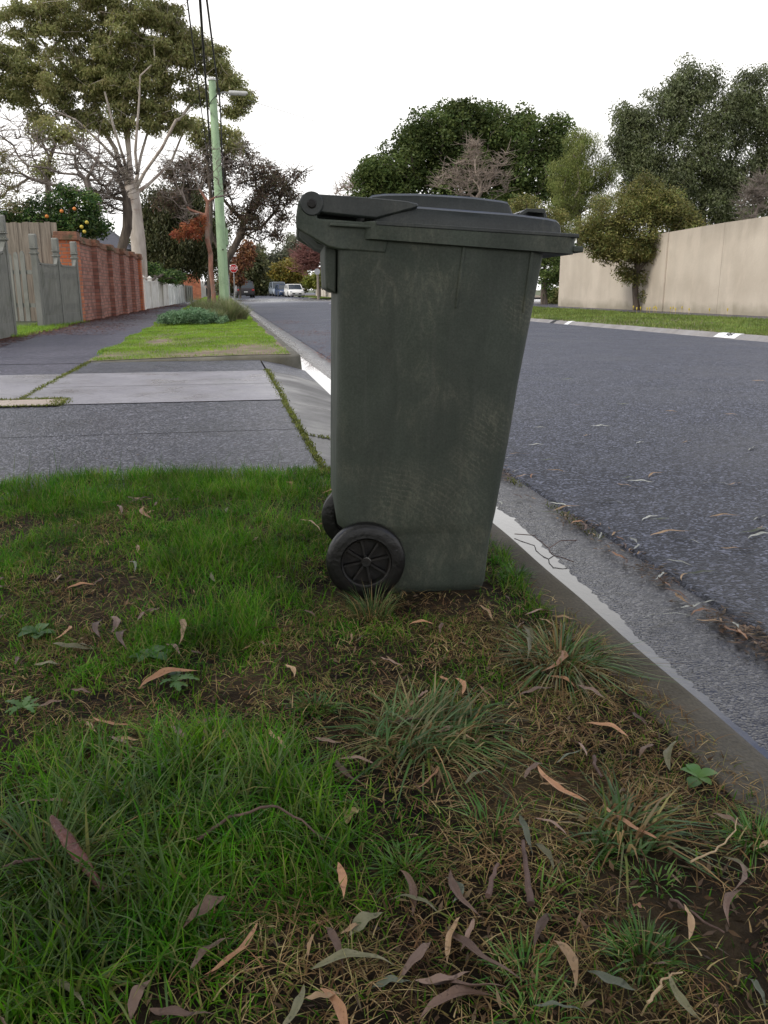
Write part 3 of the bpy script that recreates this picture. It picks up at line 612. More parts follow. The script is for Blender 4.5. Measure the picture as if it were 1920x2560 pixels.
# white fence with capped posts
def post_fence(name, label, p0, p1, n, h, mat, capped, board=True, slat=.11):
    Ln, fr = lineframe(p0, p1); root = empty(name); tag(root, label, 'fence'); st = Ln/n
    for i in range(n+1):
        a = i*st; m = MB(); boxf(m, fr, a-.075, a+.075, -.05, h+.06, -.07, .07); po = m.build('post', mat, root, bevel=.006)
        if capped:
            m = MB(); boxf(m, fr, a-.10, a+.10, h+.06, h+.09, -.1, .1)
            base = [fr(a-.08, h+.09, -.08), fr(a+.08, h+.09, -.08), fr(a+.08, h+.09, .08), fr(a-.08, h+.09, .08)]
            m.add(base+[fr(a, h+.17, 0)], [(0, 1, 4), (1, 2, 4), (2, 3, 4), (3, 0, 4), (3, 2, 1, 0)]); m.build('post_cap', mat, po)
    m = MB()
    for i in range(n):
        a = i*st+.075; nb = int((st-.15)/slat)
        for k in range(nb):
            q = a+k*(st-.15)/nb; boxf(m, fr, q+.002, q+(st-.15)/nb-(.004 if board else .03), .03, h-.06-(0 if board else .05), -.012, .012)
        boxf(m, fr, a, a+st-.15, h-.08, h-.03, -.03, .03)
    m.build('boards', mat, root); return root
post_fence('white_fence', 'white boarded fence with pyramid capped posts past the brick wall', (-2.84, 33.9), (-2.50, 42.6), 4, 1.12, M['white_paint'], True)
post_fence('post_fence', 'thin pale picket fence just beyond the white boarded fence', (-2.49, 43.0), (-2.1, 52), 6, .98, M['white_paint_thin'], False, False)
post_fence('post_fence', 'short grey green fence length under the dark trees', (-2.1, 56), (-1.9, 60.5), 3, .95, M['fence_grey'], False, True)
# distant brick wall
db = empty('brick_wall'); tag(db, 'low distant red brick wall behind the walking person', 'wall')
m = MB(); m.box((-3.0, 68.0, .95), (2.6, .3, 1.9)); m.build('wall_panel', M['brick_orange'], db)
m = MB(); m.box((-1.62, 66.3, 1.05), (.45, .5, 2.1)).box((-1.62, 66.3, 2.13), (.55, .6, .07)); m.build('pier', M['brick_orange'], db)
m = MB(); m.box((-1.85, 79.5, .75), (.08, 6, 1.5)).box((-1.3, 82.5, .75), (1.1, .08, 1.5)); tag(m.build('white_gate', M['white_paint'], bevel=.01), 'white gate panel far off beside the walking person', 'gate')
# rendered wall on the right
rw = empty('rendered_wall'); tag(rw, 'tall beige rendered wall across the road with a sloping stepped top', 'wall')
Ln, fr = lineframe((14.9, 19.0), (14.75, 36.4))
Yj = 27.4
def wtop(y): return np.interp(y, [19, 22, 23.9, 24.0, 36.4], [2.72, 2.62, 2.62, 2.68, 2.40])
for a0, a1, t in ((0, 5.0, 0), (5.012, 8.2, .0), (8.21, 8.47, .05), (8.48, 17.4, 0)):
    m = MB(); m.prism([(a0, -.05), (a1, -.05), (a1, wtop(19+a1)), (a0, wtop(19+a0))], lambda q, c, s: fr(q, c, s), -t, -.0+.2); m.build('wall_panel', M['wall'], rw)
# ================================================================== TREES
def seg_mesh(name, P0, P1, r0, r1, n, mat, parent=None):
    P0, P1 = np.asarray(P0), np.asarray(P1); r0, r1 = np.asarray(r0), np.asarray(r1)
    d = P1-P0; Ln = np.linalg.norm(d, axis=1, keepdims=True)+1e-9; d = d/Ln
    up = np.where(np.abs(d[:, 2:3]) > .9, np.array([[1., 0, 0]]), np.array([[0, 0, 1.]]))
    a = np.cross(d, up); a /= np.linalg.norm(a, axis=1, keepdims=True); b_ = np.cross(d, a)
    an = np.arange(n)*2*math.pi/n; ca, sa = np.cos(an)[None, :, None], np.sin(an)[None, :, None]
    ring = a[:, None]*ca+b_[:, None]*sa
    e = .15*r1[:, None]*0
    V0 = P0[:, None]+ring*r0[:, None, None]; V1 = (P1+d*(r1[:, None]*.4))[:, None]+ring*r1[:, None, None]
    V = np.concatenate([V0, V1], 1).reshape(-1, 3); base = np.arange(len(P0))[:, None]*2*n
    k = np.arange(n); k2 = (k+1) % n
    Fc = np.stack([base+k, base+k2, base+n+k2, base+n+k], -1).reshape(-1, 4)
    return link(name, npmesh(name, V, Fc, True), mat, parent)
def skeleton(trunk, targets, r_base, r_tip, rs, step=.5, bf=.35, droop=0.0, wob=.12, fork=None, kmin=None, limbs=()):
    """trunk: polyline list; targets: (n,3). returns nodes, parent, radius"""
    nodes = [np.array(trunk[0], float)]; par = [-1]; pl = [0.0]
    for i in range(1, len(trunk)):
        A, B = np.array(trunk[i-1], float), np.array(trunk[i], float); n = max(1, int(np.linalg.norm(B-A)/step))
        for k in range(1, n+1):
            nodes.append(A+(B-A)*k/n+rs.normal(size=3)*wob*.12*(k < n)); par.append(len(nodes)-2); pl.append(pl[-1]+np.linalg.norm(B-A)/n)
    nt0 = len(nodes); kmin = int(nt0*.6) if fork is None else int(nt0*fork); ntr = nt0; lim = []
    for lb in limbs:
        k0 = int(np.argmin([np.linalg.norm(q-np.array(lb[0])) for q in nodes[:ntr]])); pr = k0; prev = nodes[k0]
        for q_ in lb[1:]:
            B = np.array(q_, float); A = prev; n = max(1, int(np.linalg.norm(B-A)/step))
            for k in range(1, n+1):
                nodes.append(A+(B-A)*k/n+rs.normal(size=3)*wob*1.1*(k < n)*step); par.append(pr); pl.append(pl[pr]+np.linalg.norm(B-A)/n); pr = len(nodes)-1; lim.append(pr)
            prev = B
    nt0 = len(nodes)
    Pn = np.zeros((nt0+len(targets)*14, 3)); Pn[:nt0] = nodes; Pl = np.zeros(len(Pn)); Pl[:nt0] = pl
    cnt = nt0; T = np.asarray(targets); d0 = np.linalg.norm(T-nodes[-1], axis=1); order = np.argsort(d0)
    for t in T[order]:
        dv = Pn[kmin:cnt]-t; dd = np.linalg.norm(dv, axis=1)
        cost = dd+bf*Pl[kmin:cnt]+np.where(dv[:, 2] > 0, dv[:, 2]*.8, 0)
        i = kmin+int(np.argmin(cost)); A = Pn[i].copy(); D = dd[i-kmin]; n = int(min(12, max(1, round(D/step))))
        side = rs.normal(size=3)*wob*D*.3; sag = np.array([0, 0, D*.10]); pr = i
        for k in range(1, n+1):
            s = k/n; p = A+(t-A)*s+(side+sag)*math.sin(math.pi*s)+(rs.normal(size=3)*wob*step*.35 if k < n else 0)
            Pn[cnt] = p; par.append(pr); Pl[cnt] = Pl[pr]+D/n; pr = cnt; cnt += 1
    Pn = Pn[:cnt]; leaf = np.zeros(cnt); par = np.array(par)
    ch = np.zeros(cnt, int)
    for i in range(1, cnt): ch[par[i]] += 1
    leaf[ch == 0] = 1
    for i in range(cnt-1, 0, -1): leaf[par[i]] += leaf[i]
    ex = math.log(r_base/r_tip)/math.log(max(3, leaf[0])); rad = r_tip*leaf**ex
    for i in lim:
        q = min(1, (Pl[i]-Pl[ntr-1])/6.0); rad[i] = min(max(rad[i], r_base*.24*(1-.85*q)), r_base*(.40-.3*q))
    for i in range(ntr): rad[i] = max(rad[i], r_base*(1-.42*i/ntr)) if i <= kmin else rad[i]
    if nt0 > 1: rad[0] = r_base*1.25
    return Pn, par, rad
def wood(name, Pn, par, rad, mat, parent=None, n=6, thin=None):
    i = np.arange(1, len(Pn)); p = par[1:]
    r0 = np.minimum(rad[p], rad[i]*1.6); return seg_mesh(name, Pn[p], Pn[i], r0, rad[i], n, mat, parent)
def leaves(name, C, rad, npc, Ls, Ws, mat, parent=None, droop=.3, flat_=.8, rs=rng, shell=.0):
    C = np.asarray(C); n = len(C)*npc; c = np.repeat(C, npc, 0); r_ = np.repeat(np.broadcast_to(rad, len(C)), npc)[:, None]
    v = rs.normal(size=(n, 3)); v /= np.linalg.norm(v, axis=1, keepdims=True); q = (shell+(1-shell)*rs.random((n, 1)))**(1/2.0)
    v = v*q*r_; v[:, 2] *= flat_; P = c+v
    d = rs.normal(size=(n, 3)); d[:, 2] = d[:, 2]*.6-droop*2; d /= np.linalg.norm(d, axis=1, keepdims=True)
    s = np.cross(d, rs.normal(size=(n, 3))); s /= np.linalg.norm(s, axis=1, keepdims=True)
    l = Ls*(.7+.6*rs.random((n, 1))); w_ = Ws*(.7+.6*rs.random((n, 1)))
    V = np.stack([P, P+d*l*.45+s*w_*.5, P+d*l, P+d*l*.45-s*w_*.5], 1).reshape(-1, 3)
    return link(name, npmesh(name, V, np.arange(n*4).reshape(-1, 4)), mat, parent)
def blob_targets(blobs, Y, per, rs, depth=1.0, upper=0.0):
    T = []
    for b_ in blobs:
        u, v, ru, rv = b_[:4]; k = b_[4] if len(b_) > 4 else per; dY = b_[5] if len(b_) > 5 else 0
        c = at(u, v, Y+dY); sx = ru/2100*Y; sz = rv/2100*Y
        p = rs.normal(size=(k, 3)); p /= np.linalg.norm(p, axis=1, keepdims=True); p *= rs.random((k, 1))**.4
        T.append(np.array(c)+p*np.array([sx, sx*depth, sz]))
    return np.concatenate(T)
def tree(name, label, cat, base, trunkpts, blobs, Y, per, r_base, r_tip, bark, leafm, clump, npc, Ls, Ws, seed, group=None, droop=.3, depth=1.0, step=.5, bf=.35, wob=.12, extra=0, fork=None, nside=6, flat_=.8, leaf_every=1, shell=0.0, crown='crown', limbs=(), twigmat=None):
    rs = np.random.default_rng(seed); root = empty(name, (0, 0, 0)); tag(root, label, cat, group)
    T = blob_targets(blobs, Y, per, rs, depth)
    Pn, par, rad = skeleton(trunkpts, T, r_base, r_tip, rs, step, bf, wob=wob, fork=fork, limbs=limbs)
    W_ = [[], [], [], []]
    if extra:                                 # bare side twigs
        cand = np.where(rad < r_tip*6)[0]; idx = rs.choice(cand, extra); d = rs.normal(size=(extra, 3)); d[:, 2] = np.abs(d[:, 2])*.6+(.0); d /= np.linalg.norm(d, axis=1, keepdims=True)
        l = step*(.5+1.2*rs.random((extra, 1))); mid = Pn[idx]+d*l*.5+rs.normal(size=(extra, 3))*.06*step; end = mid+d*l*.5+rs.normal(size=(extra, 3))*.15*step
        rr = np.full(extra, r_tip)
        W_ = [np.concatenate([Pn[idx], mid]), np.concatenate([mid, end]), np.concatenate([rr*1.0, rr*.8]), np.concatenate([rr*.8, rr*.45])]
    i = np.arange(1, len(Pn)); p = par[1:]
    a_ = [Pn[p], Pn[i], np.minimum(rad[p], rad[i]*1.6), rad[i]]
    if len(W_[0]): a_ = [np.concatenate([q, w2]) for q, w2 in zip(a_, W_)]
    if twigmat is not None:
        k_ = a_[3] > .022; seg_mesh('branches', *[q[~k_] for q in a_], 5, twigmat, root); a_ = [q[k_] for q in a_]
    seg_mesh('trunk', *a_, nside, bark, root)
    if npc: leaves(crown, T[::leaf_every], clump, npc, Ls, Ws, leafm, root, droop, flat_, rs, shell)
    return root
P = lambda *a: tuple(at(*a))
def gb(u, Y, z=-.05): q = at(u, 724, Y); return (q.x, q.y, z)

# 1 big gum
gum_bl = [(20, 180, 70, 70), (-50, 180, 60, 80), (60, 110, 80, 70), (110, 40, 80, 50), (200, 20, 100, 50), (300, 10, 110, 45), (380, 60, 70, 60), (440, 90, 50, 50), (120, 190, 90, 50), (200, 120, 90, 60), (290, 90, 90, 60), (40, 240, 45, 22, 12), (170, 250, 70, 30, 18), (230, 200, 60, 40),
          (330, 170, 70, 40), (400, 150, 70, 50), (490, 130, 45, 45, 22), (540, 170, 40, 45, 18), (570, 200, 30, 35, 14), (606, 242, 22, 20, 12), (585, 275, 22, 14, 8), (430, 220, 60, 35, 18), (310, 250, 45, 30, 16), (215, 285, 40, 18, 12), (400, 270, 40, 22, 12), (440, 300, 30, 16, 8), (500, 240, 40, 25, 10), (250, -60, 140, 40, 30), (350, -70, 90, 40, 16), (240, 300, 50, 22, 12), (350, 290, 60, 28, 16), (410, 320, 40, 18, 8), (300, 200, 80, 40), (290, 320, 35, 14, 6), (100, 290, 40, 12, 6)]
tree('gum_tree', 'tall pale trunked gum tree with spreading olive crown behind the brick wall', 'tree', None,
     [gb(352, 38), P(345, 600, 38), P(335, 520, 38), P(330, 490, 38), P(327, 470, 38)], gum_bl, 38, 34, .30, .011, M['bark_gum'], M['lf_gum'], 
     .38, 150, .15, .055, 3, step=.7, bf=.3, wob=.14, droop=.5, depth=.8, extra=500, fork=.93, nside=8, flat_=.62,
     limbs=[[P(327, 475, 38), P(300, 410, 37.4), P(255, 360, 36.8), P(190, 300, 36), P(120, 270, 35.6)], [P(327, 475, 38), P(300, 420, 38.4), P(268, 340, 39), P(240, 260, 39.2)], [P(328, 478, 38), P(310, 400, 37), P(285, 320, 36.4), P(262, 230, 36)], [P(328, 478, 38), P(322, 380, 38.4), P(310, 300, 38.8), P(300, 200, 39)], [P(329, 480, 38), P(338, 380, 37.6), P(345, 290, 37.2), P(350, 190, 37)], [P(329, 480, 38), P(352, 390, 38.6), P(372, 320, 39.2), P(395, 230, 39.5)], [P(330, 488, 38), P(362, 430, 37.6), P(405, 370, 37.2), P(440, 300, 37)], [P(330, 488, 38), P(372, 460, 38.6), P(430, 400, 39.4), P(470, 300, 40)], [P(329, 480, 38), P(280, 430, 38.8), P(215, 380, 39.8), P(150, 330, 40.4), P(70, 270, 41)]])
# unseen gum added overhead and behind the viewpoint so its canopy shades the foreground
shade_gum = empty('gum_tree'); tag(shade_gum, 'unseen overhanging gum tree added behind the viewpoint to shade the near verge', 'tree')
rs_ = np.random.default_rng(4); C = np.stack([rs_.uniform(-9.5, 2.6, 430), rs_.uniform(-6.5, 1.7, 430), rs_.uniform(4.6, 7.8, 430)], 1)
Pn_, par_, rad_o = skeleton([(-2.9, -3.2, -.1), (-2.7, -3.1, 2), (-2.2, -2.8, 4.4)], C, .26, .012, rs_, .6, .3, fork=.8)
wood('trunk', Pn_, par_, rad_o, M['bark_gum'], shade_gum, 8); leaves('crown', C, .6, 150, .16, .055, M['lf_gum'], shade_gum, .5, .8, rs_)
# 2 gnarled bare tree left (several stems)
bare_bl = [(60, 400, 90, 60), (160, 370, 90, 70), (40, 330, 70, 30, 20), (240, 400, 60, 60), (120, 470, 60, 40, 20), (10, 440, 40, 50, 20), (270, 460, 40, 40, 14)]
tree('bare_tree', 'gnarled leafless tree with dark twisting branches behind the paling fence', 'tree', None,
     [gb(215, 27), P(228, 600, 27), P(240, 520, 27), P(215, 450, 27), P(190, 420, 27)], bare_bl, 27, 18, .15, .009, M['bark_grey'], M['lf_gum'], .3, 0, .1, .05, 21, step=.4, bf=.3, wob=.5, extra=650, fork=.55)
tree('bare_tree', 'curved mossy trunk with hanging bare twigs leaning behind the brick wall', 'tree', None,
     [gb(290, 31), P(305, 620, 31), P(318, 570, 31), P(316, 500, 31), P(300, 450, 31)], [(270, 500, 45, 40, 40), (230, 430, 60, 60, 30), (310, 430, 30, 40, 20)], 31, 30, .17, .010, M['bark_dark'], M['lf_gum'], .3, 0, .1, .05, 22, step=.35, bf=.3, wob=.4, extra=900, fork=.6)
tree('garden_tree', 'leafy dark green clumps high behind the bare branches', 'tree', None, [gb(130, 33), P(120, 500, 33), P(120, 420, 33)],
     [(110, 330, 40, 25, 10), (170, 330, 35, 25, 10), (110, 410, 30, 30, 8)], 33, 10, .10, .015, M['bark_dark'], M['lf_gum'], .38, 90, .15, .06, 24, step=.6, droop=.4)
tree('garden_tree', 'olive green hanging clumps of leaves either side of the green pole', 'tree', None, [gb(520, 44), P(528, 500, 44), P(520, 420, 44)],
     [(500, 345, 30, 35, 12), (470, 320, 30, 30, 10), (570, 345, 25, 22, 9), (540, 320, 25, 25, 8), (590, 370, 12, 12, 3)], 44, 10, .10, .015, M['bark_dark'], M['lf_gum'], .45, 90, .17, .07, 26, step=.6, droop=.6)
tree('yellowing_tree', 'pale yellowish twiggy tree at the left edge above the fence', 'tree', None, [gb(-30, 24), P(-20, 560, 24), P(-10, 480, 24)], [(0, 440, 40, 60, 30), (20, 520, 40, 30, 20), (-40, 400, 40, 60, 20)], 24, 20, .1, .008, M['twig_olive'], M['lf_hedge'], .18, 14, .05, .03, 25, step=.3, wob=.3, extra=500)
# 3 citrus hedge
cit_bl = [(60, 535, 50, 30), (110, 520, 45, 35), (160, 515, 40, 38), (205, 545, 45, 40), (180, 575, 50, 22), (222, 515, 25, 35), (245, 560, 25, 30), (20, 550, 45, 20), (120, 555, 60, 18), (165, 485, 20, 20, 8)]
cit = tree('orange_tree', 'leafy green citrus tree with ripe fruit behind the paling fence', 'tree', None, [gb(170, 24), P(170, 620, 24), P(165, 560, 24)], cit_bl, 24, 24, .09, .008, M['bark_dark'], M['lf_citrus'], .20, 48, .085, .045, 31, step=.25, droop=.2)
for (u, v, m_) in ((117, 541, 'orange'), (154, 528, 'orange'), (186, 522, 'orange'), (217, 556, 'lemon'), (204, 567, 'lemon'), (211, 579, 'lemon')):
    c = at(u, v, 23.45); b = MB(); n = 12
    b.loft([[c+Vector((.047*math.sin(a)*math.cos(2*math.pi*k/n), .047*math.sin(a)*math.sin(2*math.pi*k/n), .045*math.cos(a))) for k in range(n)] for a in np.linspace(.05, math.pi-.05, 9)])
    b.build('fruit', M[m_], cit, smooth=True)
# 4 dark conifer mass
tree('dark_evergreen_tree', 'dense dark evergreen tree with hanging foliage behind the white fence', 'tree', None, [gb(425, 52), P(428, 650, 52), P(430, 560, 52)],
     [(372, 650, 14, 50, 14), (385, 700, 20, 25, 14), (370, 590, 14, 40, 12), (400, 540, 50, 60), (440, 600, 70, 70), (380, 620, 40, 60), (480, 560, 50, 60), (420, 660, 70, 30), (500, 640, 40, 60), (530, 590, 40, 50), (365, 560, 25, 50), (460, 500, 40, 30)], 52, 34, .3, .02, M['bark_dark'], M['lf_dark'], .75, 190, .20, .065, 41, step=.8, droop=.9)
tree('green_shrub', 'bright green bushy shrub just behind the brick wall end', 'shrub', None, [gb(366, 36), P(366, 700, 36)], [(366, 672, 12, 18, 16), (372, 690, 14, 12, 10), (420, 690, 40, 12, 24), (400, 680, 25, 14, 16), (440, 695, 25, 12, 12)], 40, 10, .06, .02, M['bark_dark'], M['lf_citrus'], .25, 90, .11, .05, 42, step=.4)
# 5 street tree with orange-brown trunk
tree('street_tree', 'small bare street tree with orange brown trunk in front of the green pole', 'tree', None,
     [gb(533, 24, 0), P(530, 700, 24), P(518, 600, 24), P(517, 540, 24), P(519, 505, 24)],
     [(440, 420, 60, 50, 26), (400, 380, 40, 30, 12), (480, 440, 30, 40, 12), (560, 440, 40, 50, 20), (610, 400, 30, 40, 12), (520, 400, 40, 40, 14), (470, 540, 30, 25, 14), (430, 480, 30, 30, 10)], 24, 20, .068, .0045, M['bark_red'], M['lf_rust'], .16, 0, .06, .03, 51, twigmat=M['bark_grey'], step=.3, bf=.4, wob=.35, extra=420, fork=.82)
rs_ = np.random.default_rng(8); C = blob_targets([(482, 572, 32, 28, 22), (455, 585, 22, 12, 8), (500, 560, 20, 18, 8)], 24, 10, rs_)
_st = [o for o in bpy.data.objects if o.name == 'street_tree'][0]
leaves('dead_leaf_cluster', C, .09, 60, .09, .02, M['lf_rust'], _st, .2, 1, rs_)
tree('silhouette_tree', 'spreading tree with dull purple and brown foliage behind the green pole', 'tree', None,
     [gb(556, 46), P(560, 700, 46), P(566, 650, 46), P(585, 620, 46), P(600, 590, 46)],
     [(640, 440, 50, 40), (690, 450, 45, 40), (590, 390, 45, 35), (720, 490, 25, 30, 14), (660, 500, 45, 35), (610, 540, 35, 35), (550, 440, 45, 50), (700, 540, 25, 30, 12), (640, 580, 40, 25, 14), (500, 420, 50, 50), (450, 440, 40, 40), (430, 500, 40, 30), (690, 590, 15, 15, 6), (740, 440, 25, 20, 6)], 46, 26, .24, .016, M['bark_dark'], M['lf_purple'], .46, 62, .15, .06, 61, step=.6, bf=.3, wob=.3, extra=900, droop=.4)
# 7 distant trees along the street
def bigtree(name, label, u, Y, blobs, per, mat, leafm, clump, npc, Ls, Ws, seed, rb=.3, cat='tree', **k):
    b0 = blobs[0]; return tree(name, label, cat, None, [gb(u, Y), P(u, 700, Y), P(u+(b0[0]-u)*.4, b0[1]+b0[3]*.8, Y)], blobs, Y, per, rb, .03, mat, leafm, clump, npc, Ls, Ws, seed, **k)
bigtree('autumn_tree', 'reddish brown leaved tree beyond the stop sign', 600, 84, [(600, 650, 28, 25), (585, 690, 25, 20), (615, 625, 15, 20)], 22, M['bark_dark'], M['lf_autumn'], .6, 60, .3, .16, 71, rb=.1, step=1)
bigtree('distant_evergreen', 'dark green tree behind the parked grey car', 620, 112, [(625, 690, 30, 30), (640, 660, 22, 25), (600, 700, 30, 25), (650, 710, 25, 20), (580, 700, 25, 30)], 30, M['bark_dark'], M['lf_dark'], 1.0, 70, .42, .22, 72, step=1.3)
bigtree('distant_gum', 'thin distant gum tree with sky gaps above the grey car', 655, 128, [(650, 640, 25, 20, 14), (660, 670, 25, 20), (640, 620, 15, 12, 8), (675, 690, 25, 20), (668, 715, 30, 15)], 18, M['bark_gum'], M['lf_distant'], .95, 46, .42, .2, 73, step=1.3)
bigtree('distant_gum', 'tall distant gum tree rising over the parked cars', 705, 128, [(715, 630, 30, 22), (745, 620, 30, 25), (730, 600, 22, 14, 8), (690, 650, 25, 18), (700, 670, 40, 20), (760, 650, 30, 30)], 22, M['bark_gum'], M['lf_distant'], .95, 56, .42, .2, 74, step=1.3)
bigtree('distant_hedge', 'dark belt of shrubs closing off the far end of the street', 650, 124, [(600, 716, 30, 12), (640, 720, 25, 10), (670, 716, 25, 12), (560, 715, 30, 14), (700, 716, 30, 12), (740, 712, 30, 14), (800, 705, 40, 20), (860, 700, 40, 22), (920, 700, 40, 22)], 24, M['bark_dark'], M['lf_dark'], 1.0, 60, .4, .22, 75, step=1.3, cat='shrubs')
bigtree('yellow_tree', 'rounded tree turning autumn yellow above the parked cars', 720, 116, [(700, 680, 25, 18), (725, 670, 28, 20), (685, 695, 20, 14), (745, 680, 18, 22), (715, 700, 30, 14)], 26, M['bark_dark'], M['lf_yellow'], .85, 70, .38, .2, 76, step=1.2)
tree('bare_red_tree', 'leafless reddish twiggy tree left of the bin rim beyond the white car', 'tree', None, [gb(800, 96), P(800, 680, 96)], [(790, 640, 40, 40, 90), (760, 660, 25, 30, 40), (820, 620, 30, 40, 60), (780, 600, 20, 25, 20)], 96, 60, .2, .03, M['twig_red'], M['lf_autumn'], .5, 0, .1, .1, 77, step=.9, extra=2600, bf=.3, wob=.2)
tree('bare_red_tree', 'pale stemmed leafless tree close beside the bin rim in the distance', 'tree', None, [gb(850, 100), P(840, 690, 100), P(825, 660, 100)], [(815, 620, 30, 30, 40), (860, 620, 40, 40, 40), (880, 490, 40, 40, 30), (900, 460, 40, 25, 20)], 100, 40, .2, .03, M['twig_pink'], M['lf_autumn'], .5, 0, .1, .1, 78, step=1.0, extra=1200, bf=.3, wob=.25)
# hedge and cream fence by the octagonal sign back
rs_ = np.random.default_rng(5)
hd = empty('clipped_hedge'); tag(hd, 'rounded yellow green clipped hedge behind the cream picket fence', 'hedge')
leaves('crown', blob_targets([(800, 700, 26, 16, 60), (835, 700, 24, 18, 60), (775, 705, 10, 8, 12), (860, 700, 20, 18, 40)], 84, 30, rs_, 1.4), .45, 90, .2, .12, M['lf_hedge'], hd, .1, 1, rs_)
for u_ in (800, 835): MB().tube([gb(u_, 84), P(u_, 705, 84)], .08, 6).build('stem', M['bark_dark'], hd)
post_fence('picket_fence', 'cream picket fence under the clipped hedge across the intersection', (10.2, 79.5), (12.6, 79.5), 3, 1.1, M['render_cream'], False, False, .2)
post_fence('picket_fence', 'cream picket fence running behind the white parked car', (10.2, 79.8), (10.6, 97), 6, 1.25, M['render_cream'], False, False, .2)
post_fence('dark_fence', 'dark panel fence beside the cream pickets near the bin rim', (12.7, 79.5), (17.5, 79.5), 4, 1.2, M['bark_dark'], False, True, .3)
# 8 big dark tree
fig_bl = [(1180, 330, 110, 60, 50), (1080, 350, 90, 60, 46), (1290, 360, 90, 60, 46), (1000, 420, 90, 60, 46), (1380, 390, 60, 60, 34), (960, 480, 70, 50, 36), (1130, 430, 120, 60, 50), (1280, 450, 120, 60, 50), (1180, 530, 160, 60, 50), (1000, 540, 90, 50, 30), (1390, 330, 30, 30, 12), (1310, 300, 20, 20, 5), (1150, 290, 60, 20, 16), (930, 430, 25, 50, 10), (1400, 480, 60, 60, 24), (1120, 610, 150, 60, 30), (1300, 610, 120, 60, 30)]
tree('broad_dark_tree', 'very large domed dark green tree rising behind the bin lid', 'tree', None, [gb(1180, 75), P(1180, 640, 75), P(1180, 540, 75)], fig_bl, 75, 30, .8, .05, M['bark_dark'], M['lf_fig'], 1.15, 190, .30, .16, 81, step=1.5, depth=.8, droop=.1, shell=.35)
# 9 bare pink tree
tree('bare_pink_tree', 'leafless pinkish tree with upright twigs just above the lid', 'tree', None, [gb(1190, 56), P(1190, 560, 56), P(1190, 500, 56)],
     [(1185, 400, 30, 50, 50), (1140, 440, 40, 40, 30), (1230, 440, 30, 40, 30), (1180, 460, 50, 40, 30), (1265, 430, 10, 50, 14), (1100, 450, 15, 30, 8)], 56, 40, .16, .013, M['twig_pink'], M['lf_rust'], .3, 0, .1, .1, 91, step=.6, extra=1100, bf=.55, wob=.1)
tree('olive_shrub', 'olive brown leafy shrub right behind the lid handle', 'shrub', None, [gb(1320, 46), P(1320, 620, 46)], [(1310, 530, 45, 35), (1360, 560, 50, 50), (1330, 600, 50, 40), (1390, 620, 40, 50)], 46, 30, .12, .02, M['bark_dark'], M['lf_brown'], .5, 150, .13, .06, 92, step=.5)
# 10 light feathery
tree('feathery_tree', 'light olive green feathery tree between dark tree and grey olive', 'tree', None, [gb(1450, 50), P(1450, 620, 50), P(1445, 540, 50)], [(1450, 380, 50, 45), (1420, 440, 50, 45), (1480, 430, 50, 45), (1500, 480, 50, 45), (1410, 500, 40, 40), (1460, 340, 25, 18, 8), (1530, 420, 35, 35, 14), (1440, 560, 50, 40)], 50, 28, .2, .015, M['bark_grey'], M['lf_pepper'], .62, 200, .15, .03, 101, step=.6, droop=.8)
# 12 grey olive, large
ol_bl = [(1900, 300, 60, 60, 26), (1930, 420, 60, 70, 30), (1760, 440, 80, 60, 30), (1700, 500, 70, 50, 30), (1620, 520, 40, 50, 20), (1850, 560, 80, 50, 34), (1560, 340, 30, 60, 16), (1600, 400, 50, 50, 20), (1640, 300, 80, 60, 34), (1590, 360, 50, 70, 26), (1710, 260, 60, 60, 26), (1780, 230, 40, 50, 16), (1720, 180, 22, 22, 7), (1700, 220, 30, 30, 9), (1800, 330, 90, 80, 40), (1860, 250, 50, 60, 22), (1900, 200, 40, 40, 10), (1720, 380, 90, 70, 36), (1840, 430, 80, 80, 36), (1660, 440, 70, 60, 28), (1780, 500, 80, 50, 28), (1930, 350, 60, 90, 30), (1870, 190, 20, 22, 4), (1555, 290, 20, 25, 5), (1600, 450, 50, 50, 20), (1920, 480, 60, 60, 22)]
tree('grey_olive_tree', 'large grey green olive tree towering behind the beige wall', 'tree', None, [gb(1760, 45), P(1760, 620, 45), P(1755, 520, 45)], ol_bl, 45, 42, .26, .014, M['bark_dark'], M['lf_olive'], .68, 210, .18, .06, 121, step=.7, droop=.5, depth=.6, bf=.5)
tree('bare_thicket', 'brownish leafless thicket behind the wall at the right edge', 'tree', None, [gb(1890, 34), P(1890, 600, 34)], [(1880, 510, 30, 50, 30), (1905, 470, 20, 40, 20)], 34, 20, .1, .008, M['bark_grey'], M['lf_brown'], .3, 0, .1, .1, 131, step=.4, extra=800, wob=.3)
# 13 round street shrub tree in front of the wall
tree('round_street_tree', 'round crowned olive brown street tree in front of the beige wall', 'tree', None, [tuple(g(1592, 778)+Vector((0, 0, -.03))), P(1588, 720, 28.7), P(1592, 680, 28.7), P(1598, 640, 28.7)],
     [(1600, 500, 60, 45), (1540, 530, 60, 50), (1660, 520, 55, 45), (1700, 560, 50, 50), (1510, 590, 50, 50), (1590, 580, 80, 50), (1680, 610, 60, 40), (1530, 625, 50, 28), (1620, 630, 60, 25), (1720, 580, 45, 35), (1480, 570, 35, 35, 20), (1600, 455, 25, 18, 6), (1635, 470, 20, 20, 6), (1590, 690, 16, 14, 4), (1612, 740, 10, 18, 2), (1650, 670, 30, 20, 8), (1740, 610, 20, 25, 8), (1560, 680, 25, 20, 8)], 28.7, 50, .11, .007, M['bark_dark'], M['lf_brown'], .34, 125, .10, .038, 141, step=.35, bf=.5, droop=.15, extra=300)
